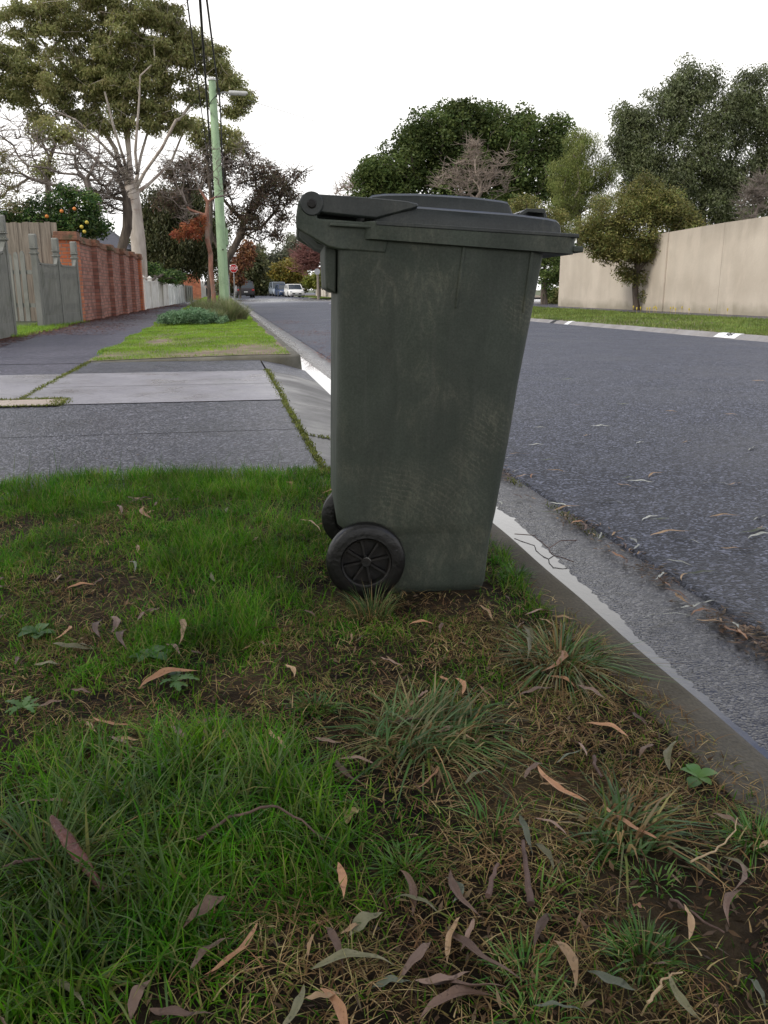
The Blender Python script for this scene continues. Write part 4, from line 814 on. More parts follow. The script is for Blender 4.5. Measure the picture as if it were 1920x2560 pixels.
tree('small_street_tree', 'smaller leafy street tree partly hidden by the bin edge', 'tree', None, [gb(1362, 41, 0), P(1360, 720, 41), P(1365, 690, 41)], [(1400, 640, 45, 40), (1370, 680, 50, 30), (1440, 630, 25, 30, 12), (1410, 690, 35, 25), (1350, 640, 40, 40), (1375, 720, 15, 20, 6)], 41, 24, .15, .014, M['bark_dark'], M['lf_fig'], .32, 70, .15, .07, 151, step=.5)
tree('garden_shrub', 'low green shrub in the gap left of the beige wall', 'shrub', None, [gb(1396, 43, 0), P(1396, 740, 43)], [(1392, 738, 22, 22, 24)], 43, 20, .05, .015, M['bark_dark'], M['lf_gum'], .3, 70, .14, .07, 152, step=.4)
# house roof
hs = empty('house'); tag(hs, 'house with dark tiled hip roof glimpsed over the brick wall', 'house')
b = MB(); b.box((-8.4, 50.5, 1.35), (7.6, 9, 2.7)); b.build('house_wall', M['render_cream'], hs)
b = MB(); e = [(-12.7, 45.4, 2.7), (-4.3, 45.4, 2.7), (-4.3, 55.6, 2.7), (-12.7, 55.6, 2.7)]; b.add([Vector(p) for p in e]+[Vector((-10.4, 50.5, 4.6)), Vector((-6.6, 50.5, 4.6))], [(0, 1, 5, 4), (1, 2, 5), (2, 3, 4, 5), (3, 0, 4), (3, 2, 1, 0)]); b.build('roof', M['roof'], hs)
b = MB(); b.box((-7.4, 45.97, 1.5), (1.6, .06, 1.2)); wi = b.build('window', M['white_paint'], hs); b = MB(); b.box((-7.4, 45.93, 1.5), (1.4, .04, 1.0)); b.build('pane', M['glass_dark'], wi)

# ================================================================== POLE, LAMP, WIRES
up = empty('utility_pole', (.13, 28, 0)); tag(up, 'tall pale green painted timber power pole on the far verge', 'utility pole')
b = MB(); b.tube([(.0, 0, -.1), (-.01, 0, 2), (-.035, 0, 4.5), (-.07, 0, 6.78)], [.158, .150, .130, .104], 20); b.build('pole', M['pole_green'], up, smooth=True)
MB().tube([(-.07, 0, 6.78), (-.07, 0, 6.83)], [.135, .12], 18).build('pole_cap', M['lamp_grey'], up)
MB().tube([(-.06+.12*math.cos(a), -.02+.13*math.sin(a), 6.25+.12*math.cos(a*1)) for a in np.linspace(0, 6.2, 16)], .012, 6).build('wire_loop', M['cable'], up)
MB().tube([(.12, -.05, 6.5), (.14, -.05, 6.0), (.13, -.03, 5), (.14, 0, 3.9)], .022, 8).box((.115, -.02, 6.53), (.09, .09, .09)).build('down_lead', M['cable'], up)
MB().box((.16, -.02, 2.35), (.07, .05, .5)).build('conduit_box', M['pole_green'], up, bevel=.01)
MB().tube([(.02, -.166, 1.95), (.02, -.19, 1.95)], .025, 8).build('bolt', M['bark_dark'], up)
la = MB().tube([(.05, 0, 6.42), (.25, .0, 6.47), (.45, 0, 6.47)], .02, 8).build('lamp_arm', M['galv'], up)
b = MB(); b.loft([[Vector((x, y*w_, 6.47+z*h)) for y, z in ((-.07, -.05), (-.08, .0), (-.05, .055), (.05, .055), (.08, 0), (.07, -.05))] for x, w_, h in ((.40, .6, .5), (.43, 1, 1), (.9, 1, .95), (.97, .8, .7))]); b.build('street_lamp', M['lamp_grey'], up, bevel=.008)
MB().box((.68, 0, 6.415), (.46, .11, .02)).build('lamp_lens', M['white_paint_thin'], up, bevel=.004)
def wire(label, pts, r_, mat, sag=.0, n=24, twist=False):
    A, B = Vector(pts[0]), Vector(pts[-1]); Q = []
    for k in range(n+1):
        s = k/n
        Q.append(A.lerp(B, s)-Vector((0, 0, sag*4*s*(1-s))))
    b = MB(); b.tube(Q, r_, 6)
    o = b.build('power_cable', mat, smooth=True); tag(o, label, 'cable'); return o
# extend measured lines in front of and behind the pole
def through(a, c, y0, y1):
    a, c = Vector(a), Vector(c); d = (c-a)/(c.y-a.y); return a+d*(y0-a.y), a+d*(y1-a.y)
pa = through(at(468, 0, 19), at(520, 400, 40), 2, 70); wire('thin overhead cable, leftmost of the three running to the pole', pa, .016, M['cable'], .0)
pb = through(at(500, 0, 19), at(533, 480, 44), 2, 75); wire('thick black overhead cable passing left of the green pole', pb, .028, M['cable'], .0)
pc = through(at(517, 0, 19), at(546, 228, 28), 2, 27.9); wire('twisted overhead cable ending at the green pole top', pc, .022, M['cable'], .0)
wire('faint service wire running right from the lamp across the sky', (at(618, 250, 29), at(1010, 372, 70)), .007, M['wire_thin'], .0)
wire('fainter lower service wire right of the lamp', (at(618, 262, 29), at(760, 330, 60)), .005, M['wire_thin'], .0)

# ================================================================== SIGNS
def octo(r_): return [(r_*math.cos(R(22.5+45*k)), r_*math.sin(R(22.5+45*k))) for k in range(8)]
def txt(s, size, mat, M4, parent, name='lettering', shear=0.0, ext=.002):
    cu = bpy.data.curves.new('t', 'FONT'); cu.body = s; cu.size = size; cu.align_x = 'CENTER'; cu.align_y = 'CENTER'; cu.extrude = ext; cu.shear = shear; cu.offset = size*.012
    ob = bpy.data.objects.new('t', cu); col.objects.link(ob); dg = bpy.context.evaluated_depsgraph_get(); dg.update()
    me = bpy.data.meshes.new_from_object(ob.evaluated_get(dg)); bpy.data.objects.remove(ob); me.transform(M4); me.name = name
    me.materials.clear(); return link(name, me, mat, parent)
ss = at(584, 671, 62); st = empty('stop_sign', (ss.x, 62, 0)); tag(st, 'red octagonal STOP sign on a slim grey post', 'sign')
F1 = lambda a, c, t: Vector((a, t, ss.z+c))
MB().prism(octo(.295), F1, 0, .01).build('border', M['sign_white'], st)
MB().prism(octo(.272), F1, -.004, .0).build('sign_face', M['sign_red'], st)
txt('STOP', .225, M['sign_white'], Matrix.Translation((0, -.008, ss.z)) @ Matrix.Rotation(math.pi/2, 4, 'X') @ Matrix.Diagonal((.88, 1.25, 1, 1)), st)
MB().tube([(0, .04, -.1), (0, .04, ss.z+.2)], .04, 10).build('sign_post', M['galv'], st, smooth=True)
# small white street-name blade
p = at(582, 639, 60); q = MB().box((p.x, p.y, p.z), (.48, .03, .13)); nb = empty('street_name_sign', (0, 0, 0)); tag(nb, 'small white street name blade beside the green pole', 'sign')
q.build('sign_blade', M['sign_white'], nb, bevel=.004); MB().tube([(p.x-.32, 60.02, -.1), (p.x-.32, 60.02, p.z+.1)], .03, 8).box((p.x-.28, 60, p.z), (.1, .03, .03)).build('sign_post', M['galv'], nb)
# octagon from behind on a thick pale post
p = at(793, 679, 75.5); oc = empty('sign_from_behind', (p.x, 75.5, 0)); tag(oc, 'grey back of an octagonal sign on a pale timber post', 'sign')
MB().prism(octo(.27), lambda a, c, t: Vector((a, t, p.z+c)), -.0, .012).build('sign_plate', M['sign_back'], oc)
MB().tube([(.07, .12, -.1), (.05, .12, p.z-.15)], [.12, .10], 12).build('sign_post', M['paling'], oc, smooth=True)
# kerb number markings (painted on the far kerb slope)
def kerbmark(y0, y1, label, mat, name='kerb_marking', text=None):
    root = empty(name); tag(root, label, 'marking')
    rows = []
    for y in np.linspace(y0, y1, 7): rows.append([Vector((RK(y)+.1+a, y, z+.006)) for a, z in ((-.01, -.061), (.045, -.0275), (.10, .005), (.18, .015))])
    MB().loft(rows, cap=False, close=False).build('paint_patch', mat, root, fix=False)
    if text:
        yc = (y0+y1)/2; c = Vector((RK(yc)+.1+.075, yc, -.0095+.008)); 
        xax = Vector((-.0755, 1, 0)).normalized()*-1; yax = Vector((.13, 0, .09)).normalized(); zax = xax.cross(yax)
        Mx = Matrix((xax, yax, zax)).transposed().to_4x4(); Mx.translation = c
        txt(text, .13, M['marking_black'], Mx @ Matrix.Diagonal((1.5, 1, 1, 1)), root, 'painted_numerals', .4, .001)
    return root
yc = 13.45
kerbmark(13.2, 13.78, 'white painted kerb patch with the house number 96', M['sign_white'], text='96')
kerbmark(19.3, 19.5, 'small white painted patch on the far kerb near the bin', M['sign_white'])
kerbmark(20.1, 20.3, 'small black drain mark beside the white patch on the far kerb', M['marking_black'])

# ================================================================== CARS
M['tyre'] = plain('car_tyre', (.012, .012, .012), .8)
M['alloy'] = plain('car_alloy', (.25, .25, .26), .35, .7)
M['head_lens'] = plain('headlight_lens', (.6, .6, .62), .15)
M['tail_lens'] = plain('taillight_lens', (.35, .02, .02), .2)
M['plate'] = plain('number_plate', (.6, .6, .58), .5)
M['trim'] = plain('car_trim', (.015, .015, .016), .6)
M['win'] = plain('car_glass', (.03, .04, .05), .25, spec=.4)
def car(name, label, x, y, rz, paint, Lc=4.3, W=1.78, Hc=1.48, suv=False, group=None, grille=True):
    root = empty(name, (x, y, -.09), rz); tag(root, label, 'car', group)      # local: front towards -Y
    hw = W/2; gl = .32 if suv else .2; bh = 1.0 if suv else .88
    # lower body: cross-sections along y
    secs = [(-Lc/2, .80, .35, .52), (-Lc/2+.06, .90, .25, .62), (-Lc/2+.35, .97, gl, .72), (-Lc/2+1.05, 1, gl, bh-.02), (-.3, 1, gl, bh+.02), (Lc/2-.6, 1, gl, bh+.04), (Lc/2-.12, .96, gl, bh), (Lc/2, .86, .35, bh-.15)]
    b = MB(); b.loft([[Vector((sx*w_*hw, yy, z)) for sx, z in ((-.9, zb), (-1, zb+.12), (-1, (zb+zt)/2+.05), (-.94, zt-.04), (-.80, zt), (0, zt+.02), (.80, zt), (.94, zt-.04), (1, (zb+zt)/2+.05), (1, zb+.12), (.9, zb))] for yy, w_, zb, zt in secs]); bd = b.build('body', paint, root, smooth=True)
    # greenhouse
    y0, y1 = -Lc/2+1.0, (Lc/2-.12 if suv else Lc/2-.35); t0, t1 = y0+.75, y1-.4
    b = MB(); b.loft([[Vector((sx*hw*w_, yy, z)) for sx, yy in ((-1, ya), (1, ya), (1, yb), (-1, yb))] for ya, yb, z, w_ in ((y0, y1, bh-.03, .9), (t0, t1, Hc-.06, .76))]); b.build('windows', M['win'], root, bevel=.03)
    b = MB(); b.loft([[Vector((sx*hw*w_, yy, z)) for sx, yy in ((-1, t0-.06+e), (1, t0-.06+e), (1, t1+.06-e), (-1, t1+.06-e))] for z, w_, e in ((Hc-.07, .785, 0), (Hc-.02, .75, .05), (Hc, .6, .15))]); b.build('roof', paint, root, bevel=.02)
    for sx in (-1, 1):
        for ya_, yb_, rr_ in ((y0, t0, .04), (y1, t1, .06), ((y0+y1)/2+.15, (y0+y1)/2+.15, .035)):
            MB().tube([(sx*hw*.9, ya_, bh-.03), (sx*hw*.778, yb_, Hc-.05)], rr_, 6).build('pillar', paint, root, smooth=True)
        for yy in (-Lc/2+.8, Lc/2-.8):
            b = MB(); b.tube([(sx*(hw-.2), yy, .33), (sx*(hw+.01), yy, .33)], .33, 24); wo = b.build('wheel', M['tyre'], root, bevel=.03)
            MB().tube([(sx*(hw-.05), yy, .33), (sx*(hw+.02), yy, .33)], .2, 12).build('rim', M['alloy'], wo)
        MB().loft([[Vector((sx*xx, yy, z)) for xx, z in ((hw*.52, zz-.04), (hw*.84, zz), (hw*.84, zz+.12), (hw*.55, zz+.07))] for yy, zz in ((-Lc/2+.02, .58), (-Lc/2+.30, .60))]).build('headlight', M['head_lens'], root, bevel=.01)
        MB().box((sx*hw*.78, Lc/2-.03, bh-.2), (.24, .1, .17)).build('taillight', M['tail_lens'], root, bevel=.02)
        MB().box((sx*(hw+.08), y0+.35, bh+.03), (.18, .1, .12)).build('mirror', paint, root, bevel=.03)
    MB().box((0, -Lc/2-.01, .42), (1.0, .06, .16)).build('grille', M['trim'], root, bevel=.03)
    MB().box((0, -Lc/2-.035, .42), (.37, .02, .11)).build('number_plate', M['plate'], root)
    MB().box((0, Lc/2+.01, .55 if not suv else .62), (.37, .03, .11)).build('number_plate', M['plate'], root)
    MB().box((0, Lc/2-.02, .42), (1.5, .1, .2)).build('rear_bumper', M['trim'], root, bevel=.03)
    if suv:
        for sx in (-1, 1): MB().tube([(sx*.55, t0, Hc+.05), (sx*.55, t1, Hc+.05)], .02, 6).build('roof_rail', M['trim'], root)
    return root
paintc = lambda n, c: plain(n, c, .4, 0, .3)
c = at(610, 724, 91); car('parked_car', 'dark grey four wheel drive parked at the left kerb, seen from behind', c.x, 91, R(180+3), paintc('grey_car_paint', (.035, .03, .032)), 4.6, 1.85, 1.68, True)
c = at(735, 724, 94); car('parked_car', 'white hatchback facing the camera, nearest of the cars on the right', c.x, 94, R(4), paintc('white_car_paint', (.75, .74, .70)), 4.0, 1.74, 1.42)
c = at(710, 724, 101); car('parked_car', 'dark blue car parked directly behind the white hatchback', c.x, 101, R(4), paintc('blue_car_paint', (.03, .05, .10)), 4.3, 1.75, 1.46, group='dark cars parked behind the white one')
c = at(695, 724, 108); car('parked_car', 'taller silver blue four wheel drive between two dark cars', c.x, 108, R(4), paintc('silver_car_paint', (.22, .25, .28)), 4.6, 1.85, 1.75, True, group='dark cars parked behind the white one')
c = at(675, 724, 114); car('parked_car', 'small dark teal car farthest back in the parked row', c.x, 114, R(4), paintc('teal_car_paint', (.03, .055, .06)), 4.2, 1.75, 1.46, group='dark cars parked behind the white one')

# ================================================================== PERSON (far off, in black)
def skin(name, verts, edges, radii, mat, parent, sub=1):
    me = bpy.data.meshes.new(name); me.from_pydata(verts, edges, []); o = link(name, me, mat, parent)
    o.modifiers.new('sk', 'SKIN'); sv = me.skin_vertices[0].data if me.skin_vertices else None
    if sv is None: return o
    for i, r_ in enumerate(radii): sv[i].radius = (r_, r_) if not isinstance(r_, tuple) else r_
    sv[0].use_root = True; m_ = o.modifiers.new('su', 'SUBSURF'); m_.levels = m_.render_levels = sub; return o
pp = at(520, 724, 80); per = empty('person', (pp.x, 80, 0), R(8)); tag(per, 'person in black walking on the footpath far away, carrying something light', 'person')
M['skin'] = plain('skin', (.45, .28, .2), .5); M['black_cloth'] = plain('black_cloth', (.015, .015, .018), .85); M['hair'] = plain('dark_hair', (.02, .014, .01), .6)
V = [(0, 0, .95), (0, 0, 1.15), (0, 0, 1.38), (0, 0, 1.5), (0, -.01, 1.62), (0, -.01, 1.70),
     (.17, 0, 1.40), (.24, .0, 1.12), (.25, -.12, .92), (.25, -.16, .86), (-.17, 0, 1.40), (-.24, .02, 1.12), (-.22, -.16, 1.02), (-.20, -.2, 1.0),
     (.09, 0, .90), (.10, -.08, .50), (.10, -.02, .10), (.10, -.16, .04), (-.09, 0, .90), (-.10, .06, .50), (-.10, .18, .12), (-.10, .06, .05)]
E = [(0, 1), (1, 2), (2, 3), (3, 4), (4, 5), (2, 6), (6, 7), (7, 8), (8, 9), (2, 10), (10, 11), (11, 12), (12, 13), (0, 14), (14, 15), (15, 16), (16, 17), (0, 18), (18, 19), (19, 20), (20, 21)]
rad_ = [.13, .12, .14, .055, .085, .07, .06, .045, .035, .03, .06, .045, .035, .03, .085, .06, .045, .035, .085, .06, .045, .035]
for sx, (hx, hy, hz) in ((1, V[9]), (-1, V[13])):
    i0 = 9 if sx > 0 else 13
    for k in range(5):
        V.append((hx+(k-2)*.018, hy-.04, hz-.045)); V.append((hx+(k-2)*.019, hy-.05, hz-.08)); E += [(i0, len(V)-2), (len(V)-2, len(V)-1)]; rad_ += [.009, .008]
skin('body', V, E, rad_, M['skin'], per)
skin('jacket', [(0, 0, 1.12), (0, 0, .88), (0, 0, 1.36), (0, 0, 1.46), (.17, 0, 1.40), (.25, 0, 1.12), (.25, -.11, .93), (-.17, 0, 1.40), (-.25, .02, 1.12), (-.22, -.14, 1.03)], [(0, 1), (0, 2), (2, 3), (2, 4), (4, 5), (5, 6), (2, 7), (7, 8), (8, 9)], [.155, .15, .165, .07, .08, .06, .05, .08, .06, .05], M['black_cloth'], per)
skin('trousers', [(0, 0, .95), (.09, 0, .86), (.10, -.08, .50), (.10, -.02, .12), (-.09, 0, .86), (-.10, .06, .50), (-.10, .18, .14)], [(0, 1), (1, 2), (2, 3), (0, 4), (4, 5), (5, 6)], [.14, .10, .075, .06, .10, .075, .06], M['black_cloth'], per)
skin('hair', [(0, .03, 1.68), (0, .03, 1.62), (0, .0, 1.74)], [(0, 1), (0, 2)], [.09, .075, .06], M['hair'], per)
# ================================================================== GRASS
def blades(name, roots, h, w_, lean, mat, parent=None, rs=rng, dirs=None, curl=1.0, twist=.6):
    """roots (n,3), h (n,), w_ (n,), lean (n,) = horizontal reach / h"""
    n = len(roots); a = rs.random(n)*2*math.pi if dirs is None else dirs
    d = np.stack([np.cos(a), np.sin(a), 0*a], 1); b2 = a+math.pi/2+rs.normal(size=n)*twist; s = np.stack([np.cos(b2), np.sin(b2), 0*a], 1)
    ts = [0, .35, .7, 1.0]; ws = [1, .85, .55, .06]; V = []
    for t, ww in zip(ts, ws):
        hz = h*(t-curl*.5*lean*t*t*np.clip(lean, 0, 1.4)); c = roots+d*(h*lean*t**1.7)[:, None]; c = c.copy(); c[:, 2] += np.maximum(hz, .001)
        V += [c-s*(w_*ww/2)[:, None], c+s*(w_*ww/2)[:, None]]
    V = np.stack(V, 1).reshape(-1, 3); base = (np.arange(n)*8)[:, None]
    Fc = np.concatenate([base+np.array([[0, 1, 3, 2]]), base+np.array([[2, 3, 5, 4]]), base+np.array([[4, 5, 7, 6]])], 0)
    return link(name, npmesh(name, V, Fc, True), mat, parent)
# density map of the near verge, as patches measured on the ground
def patches(lst):
    out_ = []
    for u, v, ru, rv, wgt in lst:
        c = g(u, v); ex = g(u+ru, v); ey = g(u, v-rv); out_.append((c.x, c.y, abs((ex-c).length), abs((ey-c).length), wgt))
    return out_
GREEN = patches([(150, 1230, 260, 50, 1.0), (420, 1230, 250, 55, 1.0), (700, 1240, 150, 60, 1.0), (600, 1340, 150, 80, 1.0), (430, 1420, 120, 60, .8), (620, 1480, 160, 80, 1.2), (760, 1470, 120, 60, .8), (60, 1400, 140, 60, .6), (450, 1620, 200, 60, .8), (560, 1550, 120, 60, .8), (250, 1700, 120, 50, .4),
                 (300, 1950, 330, 110, 1.2), (650, 2000, 260, 130, 1.2), (850, 2150, 160, 90, .9), (150, 2200, 300, 150, 1.2), (500, 2200, 250, 120, .8), (150, 2420, 260, 150, 1.3), (400, 2400, 150, 100, .7), (1290, 1400, 120, 70, .9), (1330, 1480, 120, 50, .6), (1000, 1560, 120, 30, .5), (1400, 2230, 60, 50, .4), (700, 1720, 80, 40, .4), (1180, 1700, 100, 50, .35), (950, 2250, 90, 60, .5), (600, 2560, 200, 60, .3), (1000, 2400, 70, 80, .3), (70, 1560, 120, 50, .5)])
BARE = patches([(300, 1290, 90, 35, .5), (150, 1480, 200, 40, .5), (230, 1620, 200, 55, .6), (480, 1830, 300, 40, .6), (1250, 1650, 350, 90, .8), (1000, 1880, 220, 80, .6), (1500, 1850, 300, 120, .8), (1650, 2300, 350, 250, 1.2), (1250, 2300, 350, 150, 1.0), (1050, 2450, 300, 150, .8), (700, 1650, 80, 40, .5), (560, 2280, 120, 50, .7), (750, 2500, 250, 120, .8), (760, 1600, 120, 50, .5)])
def dens(X, Y, lst):
    s = np.zeros_like(X)
    for cx, cy, rx, ry, wgt in lst: s += wgt*np.exp(-((X-cx)/(rx*1.0))**2-((Y-cy)/(ry*1.0))**2)
    return s
def sample(n, x0, x1, y0, y1, rs, bias=1.0):
    return x0+(x1-x0)*rs.random(n), y0+(y1-y0)*rs.random(n)
BINP = Vector((.34, 2.184, 0))
def under_bin(X, Y):
    a = R(5); dx, dy = X-BINP.x, Y-BINP.y; lx = dx*math.cos(a)-dy*math.sin(a); ly = dx*math.sin(a)+dy*math.cos(a)
    body_ = (lx > .03) & (lx < .335) & (np.abs(ly) < .20); wh = (lx > -.06) & (lx < .07) & (np.abs(ly) > .185) & (np.abs(ly) < .245); return body_ | wh
def in_view(X, Y, m=1.5):
    A = PSI; f = X*math.sin(A)+Y*math.cos(A); s = X*math.cos(A)-Y*math.sin(A); return (f > .3) & (np.abs(s) < f*.47*1.12+m)
gx0, gx1, gy0, gy1 = -2.6, .80, .1, 3.60
rs = np.random.default_rng(77)
X, Y = sample(560000, gx0, gx1, gy0, gy1, rs); keep = in_view(X, Y) & ~under_bin(X, Y) & (X < .765+.02*np.sin(Y*9))
X, Y = X[keep], Y[keep]; G = dens(X, Y, GREEN); B = dens(X, Y, BARE); tuftn = .5+.5*vn(X, Y, 22, 12)
pg = np.clip(.46+.8*G-.42*B, .15, 1)*(1-.7*np.exp(-((X-.46)/.22)**4-((Y-1.90)/.09)**4))*np.clip(.15+1.5*tuftn, .12, 1.25)*np.clip(.72+.95*vn(X, Y, 8, 44), .18, 1.25)
nearf = np.clip(1.25-.22*Y, .55, 1)          # further blades overlap more in view
k = rs.random(len(X)) < pg*.62; X, Y, G = X[k], Y[k], G[k]
Z = vz(X, Y); n = len(X)
h = (.020+.030*np.clip(G, 0, 1.1))*(.55+.9*rs.random(n)); h = h*(1-.55*np.exp(-((X-.42)/.30)**4-((Y-1.88)/.11)**4)); far_edge = Y > 3.25; h = np.where(far_edge, h*1.15, h)
longz = dens(X, Y, patches([(150, 2300, 300, 220, 1), (350, 2000, 350, 130, .7), (700, 2030, 200, 120, .5)])); h *= (1+.5*longz)
wd = (.0016+.0016*rs.random(n))*(1+.35*longz)
wd *= np.where(rs.random(n) < .08, 1.7, 1)
sel = rs.random(n) < np.clip(longz*.6, 0, .8)
pts = np.stack([X, Y, Z-.003], 1)
ln = .3+1.3*rs.random(n)**1.3
tag(blades('verge_grass', pts[~sel], h[~sel], wd[~sel], ln[~sel], M['gr_near'], rs=rs), 'short lush green grass on the near verge', 'grass', kind='stuff')
tag(blades('verge_grass_long', pts[sel], h[sel]*1.1, wd[sel]*1.1, ln[sel]*1.15, M['gr_long'], rs=rs), 'longer dark green grass in the near left corner', 'grass', kind='stuff')
# straggly long stems at the driveway edge
n = 90; X = -1.1+1.75*rs.random(n); Y = 3.42+.14*rs.random(n)
tag(blades('verge_edge_stems', np.stack([X, Y, vz(X, Y)], 1), .10+.09*rs.random(n), np.full(n, .0022), .2+.8*rs.random(n), M['gr_long'], rs=rs), 'sparse tall grass stems along the driveway edge', 'grass', kind='stuff')
# dead straw
X, Y = sample(560000, gx0, gx1, gy0, gy1, rs); keep = in_view(X, Y) & ~under_bin(X, Y); X, Y = X[keep], Y[keep]
ps = np.clip(.28+.75*dens(X, Y, BARE)-.2*dens(X, Y, GREEN), .07, 1)*np.clip(.15+1.2*(.5+.5*vn(X, Y, 13, 31)), .04, 1.3)*np.clip(1-1.2*dens(X, Y, patches([(1780, 2330, 170, 170, 1), (1560, 2180, 110, 60, .7)])), .05, 1)
k = rs.random(len(X)) < ps*.62; X, Y = X[k], Y[k]; n = len(X)
tag(blades('dead_grass', np.stack([X, Y, vz(X, Y)+.001+.006*rs.random(n)], 1), .008+.014*rs.random(n)+.014*rs.random(n)**6, .0010+.0016*rs.random(n), 1.0+1.6*rs.random(n), M['gr_straw'], rs=rs, curl=.45), 'dead straw coloured grass thatch among the green', 'grass', kind='stuff')
# fine debris: small chips and broken leaf bits
X, Y = sample(60000, gx0, gx1, gy0, gy1, rs); keep = in_view(X, Y) & ~under_bin(X, Y) & (X < .77); X, Y = X[keep], Y[keep]
k = rs.random(len(X)) < np.clip(.12+.6*dens(X, Y, BARE)-.2*dens(X, Y, GREEN), .04, .8); X, Y = X[k], Y[k]
leaves('leaf_litter', np.stack([X, Y, vz(X, Y)+.004], 1), .004, 1, .020, .005, M['debris'], None, .0, .3, rs); tag(bpy.data.objects['leaf_litter'], 'fine brown leaf crumbs and bark chips on the soil', 'leaf litter', kind='stuff')

# tussocks and tufts: things of their own
def tuft(name, label, u, v, n, hh, ww, lean, mat, spread, seed, dirc=None, cat='grass tussock', group=None, straw=.0):
    c = g(u, v); r2 = np.random.default_rng(seed); c.z = float(vz(np.array(c.x), np.array(c.y)))
    a = r2.random(n)*2*math.pi; q = r2.random(n)**.6*spread; pts = np.stack([q*np.cos(a), q*np.sin(a), 0*a], 1)
    dd = a if dirc is None else np.where(r2.random(n) < .62, dirc+r2.normal(size=n)*.55, a)
    root = empty(name, c); tag(root, label, cat, group)
    h = hh*(.5+.7*r2.random(n)); w_ = ww*(.6+.7*r2.random(n)); l = lean*(.35+.9*r2.random(n)); ns = int(n*straw)
    blades('green_blades', pts[ns:], h[ns:], w_[ns:], l[ns:], mat, root, r2, dd[ns:])
    if ns: blades('dry_blades', pts[:ns], h[:ns]*1.05, w_[:ns], l[:ns]*1.1, M['gr_straw'], root, r2, dd[:ns])
    return root
T = 'grass_tussock'
tuft(T, 'biggest sprawling grey green tussock below the bin, in mid foreground', 1060, 1850, 420, .095, .0042, 1.9, M['gr_tuss'], .095, 1, R(30), straw=.09)
tuft(T, 'grey green tussock spreading over the kerb right of the bin', 1400, 1660, 330, .085, .0040, 1.9, M['gr_tuss'], .085, 2, straw=.2)
tuft(T, 'flattened pale tussock at right foreground near the bare soil', 1560, 2085, 170, .085, .0045, 2.1, M['gr_tuss'], .05, 3, R(20), straw=.3)
tuft(T, 'tussock growing at the foot of the near wheel', 930, 1535, 200, .075, .0024, .95, M['gr_tuss'], .05, 4, straw=.15)
tuft(T, 'dark tussock low at the left edge of the foreground', 120, 2200, 340, .10, .0034, 1.4, M['gr_long'], .06, 5, straw=.05)
T = 'grass_tuft'
for i, (u, v, n, hh, lab) in enumerate(((1235, 2080, 46, .07, 'bright broad bladed tuft between the two big tussocks'), (1475, 2135, 170, .03, 'dense low green tuft below the flattened tussock'), (1612, 2400, 170, .05, 'wet bright tuft on the dark soil at lower right'), (1890, 2110, 200, .05, 'green tuft touching the kerb at the right edge'),
                                        (1310, 2430, 130, .04, 'small green tuft left of the wet bright one'), (1350, 2250, 46, .045, 'sparse tuft with one long arching blade'), (1010, 2180, 120, .05, 'green tuft beside the patch of straw'), (790, 1790, 170, .045, 'bright tuft left of the biggest tussock'), (1290, 1440, 220, .05, 'green tuft at the front foot of the bin'), (1330, 2545, 60, .05, 'cluster of tall blades at the bottom edge'), (1640, 2200, 70, .03, 'tiny tuft on the dark soil'))):
    tuft(T, lab, u, v, int(n*.75), hh*.8, .0030, 1.2, M['gr_tuft'], .035, 40+i, cat='grass tuft', group='bright green tufts on the near verge')
# broadleaf weeds: rosettes of lobed leaves
def weed(label, u, v, n, L_, seed, round_=False):
    c = g(u, v); r2 = random.Random(seed); c.z = float(vz(np.array(c.x), np.array(c.y)))+.012
    root = empty('broadleaf_weed', c); tag(root, label, 'weed', 'broadleaf weeds in the verge grass'); b = MB()
    for k in range(n):
        a = 2*math.pi*k/n+r2.uniform(-.3, .3); l = L_*r2.uniform(.6, 1.15); lift = r2.uniform(.1, .5); ca, sa = math.cos(a), math.sin(a); K = 9; rows = []
        for i in range(K+1):
            t = i/K; w_ = l*(.30 if round_ else .17)*math.sin(math.pi*min(1, t*.96+.03))**.7*(1 if round_ else (.55 if i % 2 else 1.2)); x = l*t; z = lift*l*(t-.9*t*t)*1.5
            rows.append([Vector((x*ca-y*sa, x*sa+y*ca, z+(.15*abs(y)))) for y in (-w_, 0, w_)])
        b.loft(rows, cap=False, close=False)
    b.build('leaves', M['gr_weed'], root, smooth=True, fix=False)
weed('jagged leaved weed rosette in the middle left grass', 440, 1725, 9, .045, 1); weed('round leaved weed just above the jagged rosette', 375, 1655, 6, .045, 2, True)
weed('jagged weed near the left edge above the straw patch', 60, 1780, 7, .04, 3); weed('clover like weed by the upper left grass', 95, 1585, 12, .045, 4, True)
weed('small round weed beside the kerb at right', 1745, 1950, 5, .035, 5, True)

